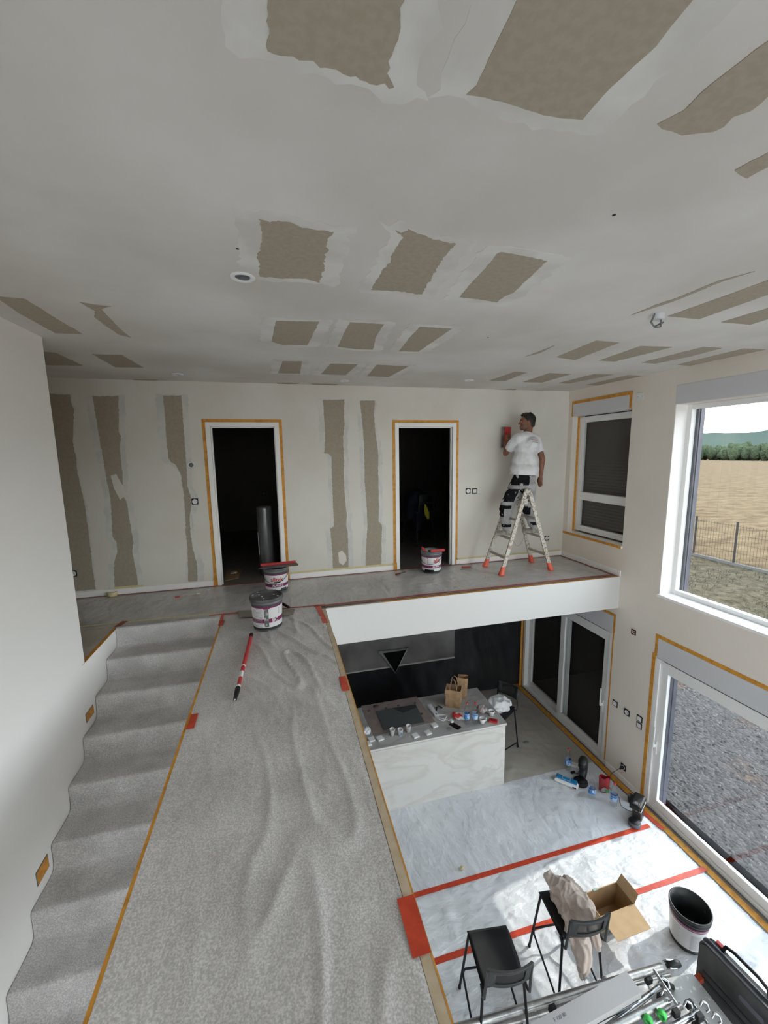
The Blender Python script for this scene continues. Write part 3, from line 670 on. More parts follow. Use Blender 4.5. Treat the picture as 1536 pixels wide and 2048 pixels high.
strip('tape_tab', (LW+.00, 4.40, .009), (LW+.03, 4.53, .009), .06, (0, 0, 1), 'redd', upper_sheet)
strip('tape_tab', (-.655, 4.25, .011), (-.66, 4.42, .011), .03, (0, 0, 1), 'red', upper_sheet)
def flat_at(y): return min(1, min(abs(y-3.385), abs(y-2.815), abs(y-.6))/.07)
def low_fn(x, y): return .002+flat_at(y)*(abs(wr(x, y, .020, 3, -.35, 2.2, 9))+abs(wr(x, y, .016, 8, .5, 8, 1.6))*.8)
low_sheet = sheet('floor_sheet', LW+.1, 4.22, YR+.3, 3.40, L, .022, low_fn, 'whitesheet', None, 'bright white plastic sheet under the bar stools, in the sun', 'floor cover')
def low2_fn(x, y): return .002+flat_at(y)*(abs(wr(x, y, .009, 11, .2, 4, 3))+abs(wr(x, y, .008, 15, -.4, 2, 7)))
mid_sheet = sheet('floor_sheet', LW+.1, 4.23, 3.385, 4.42, L+.001, .022, low2_fn, 'greysheet', None, 'grey-white fleece sheet on the lower floor before the island', 'floor cover')
kit_sheet = sheet('floor_sheet', LW+.1, 4.24, 4.40, KY-.02, L, .03, low2_fn, 'kitfilm', None, 'clear film over the dark kitchen floor behind the island', 'floor cover')
for y, x1 in ((3.385, 4.13), (2.815, 4.27), (.6, 4.2)):
    strip('tape_line', (LW+.1, y, L+.008), (x1, y, L+.008), .05, (0, 0, 1), 'red', low_sheet)
strip('tape_tab', (4.20, 3.70, L+.012), (4.25, 3.30, L+.012), .06, (0, 0, 1), 'red', low_sheet)
strip('tape_line', (4.285, .4, L+.003), (4.285, 3.72, L+.003), .075, (0, 0, 1), 'orange', low_sheet)
strip('tape_line', (4.295, 3.70, L+.0035), (4.295, KY-.03, L+.0035), .075, (0, 0, 1), 'orange', kit_sheet)

# ================================================================== OUTDOORS
GZ = -3.02
gm, gnt, gb = new_mat('gravel')
_tc = gnt.nodes.new('ShaderNodeTexCoord'); _v = gnt.nodes.new('ShaderNodeTexVoronoi'); _v.inputs['Scale'].default_value = 22
_cr = gnt.nodes.new('ShaderNodeValToRGB'); _e = _cr.color_ramp.elements; _e[0].color = (.010, .009, .009, 1); _e[1].color = (.070, .062, .060, 1); _e[1].position = .9
_n = gnt.nodes.new('ShaderNodeTexNoise'); _n.inputs['Scale'].default_value = 1.1
_c2 = gnt.nodes.new('ShaderNodeValToRGB'); _c2.color_ramp.elements[0].position = .60; _c2.color_ramp.elements[0].color = (1, 1, 1, 1); _c2.color_ramp.elements[1].position = .72; _c2.color_ramp.elements[1].color = (1.5, .95, .6, 1)
_mx = gnt.nodes.new('ShaderNodeMix'); _mx.data_type = 'RGBA'; _mx.blend_type = 'MULTIPLY'; _mx.inputs[0].default_value = 1
_bp = gnt.nodes.new('ShaderNodeBump'); _bp.inputs['Strength'].default_value = .9; _bp.inputs['Distance'].default_value = .02; _bp.invert = True
gnt.links.new(_tc.outputs['Object'], _v.inputs['Vector']); gnt.links.new(_v.outputs['Color'], _cr.inputs[0]); gnt.links.new(_tc.outputs['Object'], _n.inputs['Vector'])
gnt.links.new(_n.outputs['Fac'], _c2.inputs[0]); gnt.links.new(_cr.outputs[0], _mx.inputs[6]); gnt.links.new(_c2.outputs[0], _mx.inputs[7])
gnt.links.new(_mx.outputs[2], gb.inputs['Base Color']); gnt.links.new(_v.outputs['Distance'], _bp.inputs['Height']); gnt.links.new(_bp.outputs[0], gb.inputs['Normal'])
gb.inputs['Roughness'].default_value = .9; M['gravel'] = gm
M['grass'] = mat('dry_grass', (.030, .026, .014), .95, col2=(.125, .10, .065), scale=3, lo=.40, hi=.60, spec=.1, bump=1, bscale=9, bdist=.15, detail=12)
M['field'] = mat('stubble_field', (.048, .028, .012), .95, col2=(.150, .104, .054), scale=1.2, lo=.38, hi=.62, spec=.1, bump=.6, bscale=6, bdist=.1, stretch=(.45, 1.0, 1), detail=15)
for k_ in ('field', 'grass'):
    for n_ in M[k_].node_tree.nodes:
        if n_.type == 'TEX_NOISE': n_.inputs['Roughness'].default_value = .82
M['tree'] = mat('far_foliage', (.050, .072, .042), .95, col2=(.090, .108, .062), scale=.5, lo=.35, hi=.65, spec=.02, detail=12, bump=1, bscale=.9, bdist=2.5)
M['hill'] = mat('hazy_hill', (.066, .086, .074), 1, col2=(.078, .098, .080), scale=.02, spec=.0)
M['straw'] = mat('dry_straw', (.19, .15, .085), .9)
M['fencem'] = mat('dark_fence_metal', (.022, .020, .019), .8)
M['stone1'] = mat('grey_stone', (.075, .073, .073), .85); M['stone2'] = mat('pale_stone', (.14, .135, .13), .85); M['stone3'] = mat('dark_stone', (.03, .03, .031), .85)
struct(MB().box(R+RW-.01, 9.0, -40, 60, GZ-.3, GZ), 'ground_gravel', 'gravel')
struct(MB().box(-40, R+RW-.01, -40, YR-.3, GZ-.3, GZ), 'ground_added_terrace', mat('pale_bounce_terrace', (.55, .53, .50), .9))  # unseen pale terrace, added to bounce daylight up through the rear windows
struct(MB().box(-60, LW-.2, YR-.3, 60, GZ-.3, GZ-.01).box(LW-.2, R+RW-.01, 9.7, 60, GZ-.3, GZ-.01), 'ground_garden', 'grass')
g = MB(); nn = 60
gx = [8.6, 11, 14, 17.5]; vs = []
for j in range(nn):
    for i, x in enumerate(gx): y = -40+100*j/(nn-1); vs.append((x+(.5*noise.noise(Vector((0, y*.7, 0))) if i == 0 else 0), y, GZ+.02+(.06*noise.noise(Vector((x, y, 0))) if 0 < i < 3 else 0)))
g.add(vs, [(j*4+i, j*4+i+1, (j+1)*4+i+1, (j+1)*4+i) for j in range(nn-1) for i in range(3)]); struct(g, 'ground_grass', 'grass')
struct(MB().quad((17.4, -600, GZ+.03), (800, -600, -18), (800, 1200, -18), (17.4, 1200, GZ+.03)), 'ground_field', 'field')
# loose stones, weeds and straw
rnd = random.Random(3); s = MB()
for _ in range(5200):
    x = rnd.uniform(4.85, 7.95); y = rnd.uniform(.5, 8.5); r = rnd.uniform(.008, .026)*(1 if rnd.random() < .93 else 1.5); a = rnd.uniform(0, PI)
    ca, sa = math.cos(a), math.sin(a); q = [(r*1.3, 0, .0), (0, r*.9, 0), (-r*1.2, 0, 0), (0, -r, 0), (0, 0, r*.8), (0, 0, -r*.3)]
    s.add([(x+u*ca-v*sa, y+u*sa+v*ca, GZ+w) for u, v, w in q], [(0, 1, 4), (1, 2, 4), (2, 3, 4), (3, 0, 4)], rnd.choice((0, 0, 1, 2)))
tag(s.build('loose_stones', ['stone1', 'stone2', 'stone3'], fix=False), 'loose grey stones scattered on the gravel yard', 'gravel', kind='stuff')
s = MB()
for _ in range(260):
    x = 8.02+min(.55, abs(rnd.gauss(0, .3))); y = rnd.uniform(1, 9.5); a = rnd.uniform(0, PI); l = rnd.uniform(.05, .28)
    s.tube([(x, y, GZ+.012), (x+l*.5*math.cos(a), y+l*.5*math.sin(a), GZ+rnd.uniform(.015, .05)), (x+l*math.cos(a+.3), y+l*math.sin(a+.3), GZ+.02)], .0045, 4)
tag(s.build('straw_litter', 'straw', fix=False), 'dry straw lying where gravel meets the grass', 'straw', kind='stuff')
s = MB()
for _ in range(9000):
    x = rnd.uniform(8.95, 17.3); y = rnd.uniform(4, 17); 
    if y > x*1.05+2 or y < x*.45-1: continue
    if noise.noise(Vector((x*.8, y*.8, 2))) < -.15: continue
    h = rnd.uniform(.03, .12); a = rnd.uniform(0, PI); w = .012; dx, dy = math.cos(a)*w, math.sin(a)*w; lx, ly = rnd.gauss(0, .05), rnd.gauss(0, .05)
    s.add([(x-dx, y-dy, GZ+.0), (x+dx, y+dy, GZ+.0), (x+lx, y+ly, GZ+.03+h)], [(0, 1, 2)], 0 if rnd.random() < .5 else 1)
M['blade'] = mat('dry_blade', (.035, .037, .017), .9); M['blade2'] = mat('straw_blade', (.10, .082, .05), .9)
tag(s.build('weeds', ['blade', 'blade2'], fix=False), 'dry weeds and grass between the yard and the fence', 'grass', kind='stuff')
# fence with a concrete plinth
FX = 17.43; fy = 11.78; FPIT = 13.41-11.78
fence = thing('wire_fence', 'grey wire mesh fence on a low concrete plinth at the field edge', 'fence', (FX, fy, GZ))
MB().box(-.03, .03, -22, 22, 0, .13).build('plinth', mat('pale_concrete', (.10, .10, .097), .9), fence)
post = MB().box(-.028, .028, -.028, .028, 0, 1.78).build('post', 'fencem', fence)
for k in range(-10, 11):
    if k:
        q = post.copy(); COL.objects.link(q); q.location.y = k*FPIT; q.parent = fence
s = MB()
for k in range(-60, 95):
    y = k*.11; s.box(-.003, .003, y-.003, y+.003, .13, 1.66)
for z in (.2, .55, .9, 1.25, 1.6): s.box(-.004, .004, -7, 10.6, z-.004, z+.004)
s.build('wire_mesh', 'fencem', fence)['kind'] = 'stuff'
# woods and hills at the end of the field
s = bmesh.new(); rnd = random.Random(5)
for k in range(520):
    y = -150+k*1.35+rnd.uniform(-2, 2); x = 372+rnd.uniform(-4, 34); hgt = rnd.uniform(8.5, 12)+(x-372)*.09
    bmesh.ops.create_icosphere(s, subdivisions=2, radius=1, matrix=Matrix.Translation((x, y, -9.5+hgt*.5)) @ Matrix.Diagonal((4, rnd.uniform(2.6, 4.6), hgt*.55, 1)))
for v in s.verts: v.co += v.normal*1.6*noise.noise(v.co*.25)+v.normal*1.3*noise.noise(v.co*.9)
me = bpy.data.meshes.new('woods'); s.to_mesh(me); s.free(); me.polygons.foreach_set('use_smooth', [True]*len(me.polygons)); me.materials.append(M['tree'])
o = bpy.data.objects.new('woods', me); COL.objects.link(o); tag(o, 'green line of woods at the far end of the stubble field', 'trees', kind='stuff')
s = MB(); vs = []
for k in range(120):
    y = -600+k*14; hh = 36+12*noise.noise(Vector((y*.006, 3, 0)))+4*noise.noise(Vector((y*.03, 1, 0)))
    vs += [(640, y, -12), (660, y, -12+hh), (720, y, -14)]
s.add(vs, [(3*k+i, 3*k+i+1, 3*k+i+4, 3*k+i+3) for k in range(119) for i in (0, 1)], 0, True)
struct(s, 'hills', 'hill')

# ================================================================== KITCHEN ON THE LOWER FLOOR
# panels behind the film: dark tall cupboards and a row of wall cupboards, all under plastic film
kw = thing('kitchen_wall_unit', 'black kitchen cupboards along the back wall under plastic film', 'cupboard', (0, KY, L))
MB().box(-1.4, 4.345, -.05, -.002, 0, 2.39).build('carcass', 'black', kw)
fn = MB(); nx, nz = 110, 50; vs = []
for j in range(nz+1):
    for i in range(nx+1):
        x = -.6+4.94*i/nx; z = .02+2.37*j/nz
        vs.append((x, -.072-.028*max(0, 1-abs(noise.noise(Vector((x*2.2+z*.9, 1, z*.7))))*3)**2-.01*noise.noise(Vector((x*6, 2, z*3))), z))
fn.add(vs, [(j*(nx+1)+i, j*(nx+1)+i+1, (j+1)*(nx+1)+i+1, (j+1)*(nx+1)+i) for j in range(nz) for i in range(nx)], 0, True)
fn.build('film', 'blackfilm', kw, fix=False)
hd = thing('wall_cupboard', 'wall cupboards over the worktop wrapped in milky plastic film', 'cupboard', (0, 5.88, L))
zb_ = hit(690, 1345, 'y', 5.9).z-L; xr_ = hit(905, 1312, 'y', 5.9).x
MB().box(-.5, xr_, .01, .52, zb_+.02, 2.38).build('carcass', 'black', hd)
fn = MB(); nx, nz = 60, 24; vs = []
tri = [hit(755, 1300, 'y', 5.9), hit(816, 1293, 'y', 5.9), hit(788, 1343, 'y', 5.9)]
for j in range(nz+1):
    for i in range(nx+1):
        x = -.52+(xr_+.54)*i/nx; z = zb_+(2.38-zb_)*j/nz; vs.append((x, -.004-.012*abs(noise.noise(Vector((x*4, 3, z*3)))), z))
fn.add(vs, [(j*(nx+1)+i, j*(nx+1)+i+1, (j+1)*(nx+1)+i+1, (j+1)*(nx+1)+i) for j in range(nz) for i in range(nx)], 0, True)
fn.build('film', 'greyfilm', hd, fix=False)
MB().bbox(-.52, xr_+.02, -.02, .52, zb_-.012, zb_+.012, .004).build('film_fold', mat('folded_film', (.26, .25, .24), .35), hd)
# torn triangular flap: a black hole with milky turned-back edges
tl, tr, tb = [Vector((p.x, -.03, p.z-L)) for p in tri]
ft = MB(); ft.add([tl, tr, tb], [(0, 1, 2)]); fo = ft.build('torn_hole', mat('deep_black', (.003, .003, .003), .9, spec=.05), hd)
ft = MB()
for a, b, w in ((tl, tb, .05), (tr, tb, .05), (tl, tr, .02)):
    d = (b-a).normalized(); pn = Vector((-d.z, 0, d.x))*w*(1 if (a == tl and b == tb) else -1)
    ft.add([a, b, b+pn*.3+Vector((0, -.04, 0)), a+pn+Vector((0, -.04, 0))], [(0, 1, 2, 3)])
ft.build('turned_back_film', mat('folded_film_edge', (.20, .195, .19), .35), hd)

IT = L+.92
isl = thing('kitchen_island', 'white marble kitchen island on the lower floor', 'kitchen island', (1.6, 4.83, L))
MB().bbox(-.95, 1.175, -.415, .415, .004, .885, .004).build('body', 'marble', isl)
MB().bbox(-.96, 1.185, -.425, .44, .885, .92, .004).build('worktop', 'marbletop', isl)
MB().box(-.96, 1.186, -.4265, -.424, .900, .921).box(1.184, 1.188, -.42, .44, .900, .921).build('worktop_edge', 'marble', isl)
pp = [hit(700+a/4.8, 1370+b/4.8, 'z', IT) for a, b in ((105, 203), (640, 112), (735, 240), (820, 352), (225, 490), (150, 330))]
o = patch('protective_paper', pp, 'z', IT+.0008, .001, mat('brownish_masking_paper', (.29, .23, .205), .6, col2=(.24, .19, .165), scale=8), None, .006, .03, 77); o.parent = isl; o.location = -isl.location
for k, (a, b) in enumerate(((250, 208), (345, 224), (465, 200), (625, 175), (690, 280), (182, 250), (640, 330))):
    p = hit(700+a/4.8, 1370+b/4.8, 'z', IT)-isl.location; MB().lathe([(0, .0035), (.02 if k else .045, .0035), (.02 if k else .045, .002)], 12, (p.x, p.y, .9205)).build('paper_spot', mat('dark_spot', (.12, .09, .085), .6), isl)
hb = [hit(700+a/4.8, 1370+b/4.8, 'z', IT) for a, b in ((250, 260), (630, 195), (715, 365), (325, 438))]
hc_ = sum(hb, Vector())/4
hob = thing('glass_hob', 'dark grey glass hob plate lying on the island top', 'hob', (hc_.x, hc_.y, IT+.004))
MB().prism([(p.x-hc_.x, p.y-hc_.y) for p in hb], 'z', 0, .012).build('glass_plate', mat('grey_glass', (.085, .09, .092), .18, spec=.6), hob)
q = [Vector((p.x-hc_.x, p.y-hc_.y)) for p in (hit(700+a/4.8, 1370+b/4.8, 'z', IT) for a, b in ((405, 232), (628, 197), (640, 222), (510, 280)))]
MB().prism([(p.x, p.y) for p in q], 'z', .0122, .0126).build('dark_corner', mat('dark_glass', (.04, .042, .044), .15), hob)  # darker quad at the far corner of the plate

# ================================================================== SMALL HOUSEHOLD THINGS
def onto(px, py, z, ax='z'): return hit(px, py, ax, z)
def isl_at(a, b): return hit(700+a/4.8, 1370+b/4.8, 'z', IT+.002)
# espresso cups of paper
for k, (a, b, lb) in enumerate(((408, 480, 'plain white paper cup, leftmost of the three on the island'), (484, 482, 'white paper cup with a blue print, middle of three'), (563, 448, 'plain white paper cup, rightmost of the three on the island'))):
    p = isl_at(a, b); t = thing('paper_cup', lb, 'cup', p, 0, 'paper cups on the island')
    MB().lathe([(0, 0), (.025, 0), (.035, .082), (.038, .084), (.035, .088), (.0325, .082), (.0245, .006), (0, .006)], 20).build('cup', 'whitep', t)
    if k == 1:
        me = MB()
        for u, zz, rr in ((-1.9, .02, .012), (-1.5, .045, .010), (-1.2, .028, .010)):
            me.add([((.0262+.122*z_)*math.cos(u+dx/.03), (.0262+.122*z_)*math.sin(u+dx/.03), z_) for dx, z_ in ((-rr, zz-rr), (rr, zz-rr*.7), (rr*.8, zz+rr), (-rr*.7, zz+rr*.8))], [(0, 1, 2, 3)])
        me.build('print', 'blue', t)
tl_ = (628, 500, 'sample tile, second from the right'), (748, 470, 'sample tile under the paper'), (810, 400, 'tile'), (205, 535, 'x'), (290, 525, 'y'), (172, 578, 'z')
LBT = ('flat white square box nearest the third paper cup', 'flat white square box midway between cups and phone', 'flat white square box beside the brown paper corner', 'flat white square box next to the crumpled tissue', 'flat white square box left of the first paper cup', 'flat white square box half hidden at the island edge')
for (a, b, _), lb in zip(tl_, LBT):
    p = isl_at(a, b-8); t = thing('switch_box', lb, 'box', p, R_(8+rnd.uniform(-6, 6)), 'flat white boxes on the island')
    MB().bbox(-.04, .04, -.04, .04, 0, .018, .003).build('box_body', 'whitep', t); MB().bbox(-.028, .028, -.028, .028, .018, .020, .001).build('cover', 'pvc', t)
def crumple(name, label, cat, p, rad, m, seed, amp=.35, group=None, voxel=None, flat=.7):
    prims = [('s', (0, 0, rad[2]*.8), rad)]; r0 = random.Random(seed)
    for _ in range(5): prims.append(('s', (r0.uniform(-.6, .6)*rad[0], r0.uniform(-.6, .6)*rad[1], r0.uniform(.6, 1.3)*rad[2]), (rad[0]*.5, rad[1]*.5, rad[2]*.5)))
    mr = max(rad)
    o = blob(name, prims, voxel or mr/9, m, None, 1, lambda c: mr*amp*((1-abs(noise.noise(c*(2.2/mr)+Vector((seed, 0, 0))))*3)*.35-.1), cut=[((0, 0, .0005), (0, 0, -1))])
    o.location = p; return tag(o, label, cat, group)
p = isl_at(160, 462); crumple('crumpled_tissue', 'crumpled white tissue at the bridge end of the island', 'tissue', p, (.055, .06, .045), 'whitefilm', 3)
# power strip and its cable
p0 = isl_at(762, 205); p1 = isl_at(835, 310); mid = (p0+p1)/2; ang = math.atan2(p1.y-p0.y, p1.x-p0.x); ln = (p1-p0).length
t = thing('power_strip', 'white multi-socket power strip with a coiled cable', 'power strip', mid, ang)
MB().bbox(-ln/2, ln/2, -.028, .028, 0, .035, .006).build('housing', 'whitep', t)
for k in range(6):
    x = -ln/2+.04+k*(ln-.09)/5
    MB().lathe([(.017, .0), (.017, .003), (.013, .003), (.013, -.004), (0, -.004)], 16, (x, 0, .0355)).build('socket_outlet', 'pvcg', t)
MB().bbox(ln/2-.03, ln/2-.012, -.01, .01, .034, .041, .002).build('switch', 'blue', t)
pc = isl_at(885, 325)-mid; pc.rotate(Matrix.Rotation(-ang, 3, 'Z')); cp = [(ln/2, 0, .015)]
for k in range(34): a = -2.6+k*.42; rr = .055+.012*math.sin(k*1.3); cp.append((pc.x+rr*math.cos(a), pc.y+rr*1.15*math.sin(a), .010+.0008*k))
cp.append((pc.x+.10, pc.y+.09, .012)); MB().tube(cp, .0045, 6).build('cable', 'whitep', t)
pq = cp[-1]; MB().bbox(pq[0]-.02, pq[0]+.03, pq[1]-.018, pq[1]+.018, .001, .035, .006).build('plug', 'whitep', t)
# small clamp lamp / black clip with a sprig
p = isl_at(855, 238); t = thing('dark_clip', 'small black clip with greenish ends behind the power strip', 'clip', p+Vector((0, 0, .009)), .3)
MB().tube([(-.05, 0, .004), (-.03, .02, .02), (0, .03, .028), (.03, .02, .02), (.05, -.01, .006)], .012, 8).build('clip_arc', 'black', t)
MB().tube([(-.01, .02, .03), (-.03, .035, .06)], .004, 6).tube([(0, .03, .03), (.02, .04, .055)], .004, 6).build('clip_tips', mat('olive_plastic', (.16, .17, .05), .6), t)
# mugs
def mug(name, lb, p, rz, h=.07, r=.042):
    t = thing(name, lb, 'cup', p, rz, 'white coffee cups on the island')
    MB().lathe([(0, 0), (r*.62, 0), (r*.8, h*.25), (r, h*.8), (r, h), (r*.92, h), (r*.88, h*.75), (r*.6, h*.15), (0, h*.12)], 24).build('cup_body', 'whitep', t)
    MB().tube([(r*.9, 0, h*.82), (r*1.4, 0, h*.85), (r*1.6, 0, h*.55), (r*1.3, 0, h*.28), (r*.8, 0, h*.26)], .005, 8).build('handle', 'whitep', t)
    MB().lathe([(0, h*.55), (r*.85, h*.55), (r*.85, h*.5)], 20).build('coffee_rest', mat('pale_coffee', (.40, .33, .26), .4), t)
mug('coffee_cup', 'white coffee cup with its handle turned to the red box', isl_at(1270, 365), .1); mug('coffee_cup', 'white coffee cup nearest the far corner of the island', isl_at(1358, 290), 2.2)
p = isl_at(1375, 352); t = thing('red_packet', 'small red packet at the corner of the island', 'box', p, R_(-35))
MB().bbox(-.055, .055, -.033, .033, 0, .028, .005).build('carton', 'redp', t); MB().bbox(-.045, .03, -.022, .022, .028, .030, .001).build('lid_panel', mat('dark_red_print', (.30, .012, .02), .4), t)
p = isl_at(1010, 395); t = thing('smartphone', 'black smartphone lying on the island top', 'phone', p, R_(-62))
MB().bbox(-.075, .075, -.036, .036, 0, .009, .003).build('phone_body', 'black', t); MB().bbox(-.071, .071, -.033, .033, .009, .0098, .0003).build('screen', mat('phone_screen', (.012, .006, .008), .12), t)
# water bottles
def bottle(lb, p, h=.30, r=.040, full=.0, cap=True, cat='bottle', group='clear water bottles'):
    t = thing('water_bottle', lb, cat, p, rnd.uniform(0, 3), group)
    pr = [(0, .004), (r*.75, 0), (r, .012), (r, h*.20), (r*.94, h*.22), (r, h*.24), (r, h*.56), (r*.92, h*.60), (r*.86, h*.66), (r*.62, h*.78), (r*.36, h*.88), (r*.32, h*.96), (r*.30, h*.965)]
    MB().lathe(pr, 24).build('bottle_body', 'clear', t)
    MB().lathe([(r*1.015, h*.26), (r*1.02, h*.27), (r*1.02, h*.50), (r*1.015, h*.51)], 24, mis=[1, 0, 1]).build('label_band', [mat('blue_label', (.06, .22, .55), .4, col2=(.45, .60, .80), scale=18, lo=.5, hi=.55), 'whitep'], t)
    if cap: MB().lathe([(r*.36, h*.94), (r*.38, h*.945), (r*.38, h*.995), (0, h)], 16).build('cap', 'redp', t)
    return t
bottle('water bottle with red cap on the island, beside the phone', isl_at(1118, 368)); bottle('water bottle with red cap on the island, beside the coffee cup', isl_at(1198, 366))
def lo_at(a, b): return hit(960+a/4.042, 1180+b/4.042, 'z', L+.010)
bottle('upright water bottle standing alone on the kitchen floor', lo_at(708, 1448), .33, .042)
bottle('upright water bottle with red cap in front of the capsule coffee maker', lo_at(1078, 1735), .31, .044)
bottle('open water bottle between the blue wipes packet and the red bag', lo_at(900, 1675), .27, .043, cap=False)
# snack packet, bag of rolls
p = isl_at(1050, 320); o = crumple('snack_packet', 'red and white crumpled snack packet beside the bottles', 'packet', p, (.10, .055, .045), mat('snack_print', (.60, .03, .03), .3, col2=(.75, .74, .72), scale=11, lo=.46, hi=.52), 11, .3); o.rotation_euler.z = -.5
p = isl_at(1262, 258); o = crumple('bread_bag', 'clear plastic bag of bread rolls behind the coffee cups', 'bag', p, (.06, .07, .055), mat('bread_in_film', (.33, .25, .24), .25, col2=(.52, .50, .50), scale=9, coat=.6), 15, .16)
crumple('crumpled_film', 'small clump of clear film beside the phone', 'film', isl_at(950, 425), (.03, .03, .012), 'clearb', 21)
# paper bags
def paper_bag(name, lb, p, rz, w, d, h, top=.0, handles=True):
    t = thing(name, lb, 'bag', p, rz)
    mb = MB(); n = 9; rings = []
    for k in range(n+1):
        z = h*k/n; s_ = 1+.05*math.sin(k*1.1)+top*k/n; pinch = .10*math.sin(PI*k/n)
        pts = []
        for (u, v) in ((-1, -1), (-.5, -1.04), (0, -1), (.5, -1.04), (1, -1), (1-pinch, -.4), (1-pinch*1.4, 0), (1-pinch, .4), (1, 1), (.5, 1.04), (0, 1), (-.5, 1.04), (-1, 1), (-1+pinch, .4), (-1+pinch*1.4, 0), (-1+pinch, -.4)):
            q = Vector((u*w/2*s_, v*d/2*s_, z)); q += Vector((noise.noise(q*14), noise.noise(q*14+Vector((5, 0, 0))), 0))*.006; 
            if k == n: q.z += .010*noise.noise(q*12)
            pts.append(q)
        rings.append(pts)
    vs = [v for r_ in rings for v in r_]; m_ = 16
    mb.add(vs, [(k*m_+i, k*m_+(i+1) % m_, (k+1)*m_+(i+1) % m_, (k+1)*m_+i) for k in range(n) for i in range(m_)])
    mb.add(rings[0], [tuple(range(m_))]); mb.build('bag_body', 'paper', t, fix=False)
    if handles:
        for sgn in (-1, 1):
            hp = [(-w*.22, sgn*d/2, h-.06), (-w*.24, sgn*d/2, h+.03), (-w*.16, sgn*(d/2-.01), h+.12), (0, sgn*(d/2-.02), h+.15), (w*.16, sgn*(d/2-.01), h+.12), (w*.24, sgn*d/2, h+.03), (w*.22, sgn*d/2, h-.06)]
            mb = MB(); 
            for (a, b) in zip(hp[:-1], hp[1:]):
                a, b = Vector(a), Vector(b); mb.add([a+Vector((0, -.002, 0)), a+Vector((0, .002, 0)), b+Vector((0, .002, 0)), b+Vector((0, -.002, 0))]+[a+Vector((.010, -.002, .006)), a+Vector((.010, .002, .006)), b+Vector((.010, .002, .006)), b+Vector((.010, -.002, .006))], [(0, 1, 2, 3), (4, 5, 6, 7), (0, 3, 7, 4), (1, 2, 6, 5)])
            mb.build('handle', 'paper', t, fix=False)
    return t
paper_bag('paper_bag', 'brown paper carrier bag with handles standing open on the island', (2.26, 4.965, IT+.002), R_(-32), .20, .14, .27, .10)
paper_bag('paper_bag', 'narrow brown paper bag behind the carrier bag on the island', (2.47, 5.10, IT+.002), R_(-28), .115, .08, .33, .25, False)

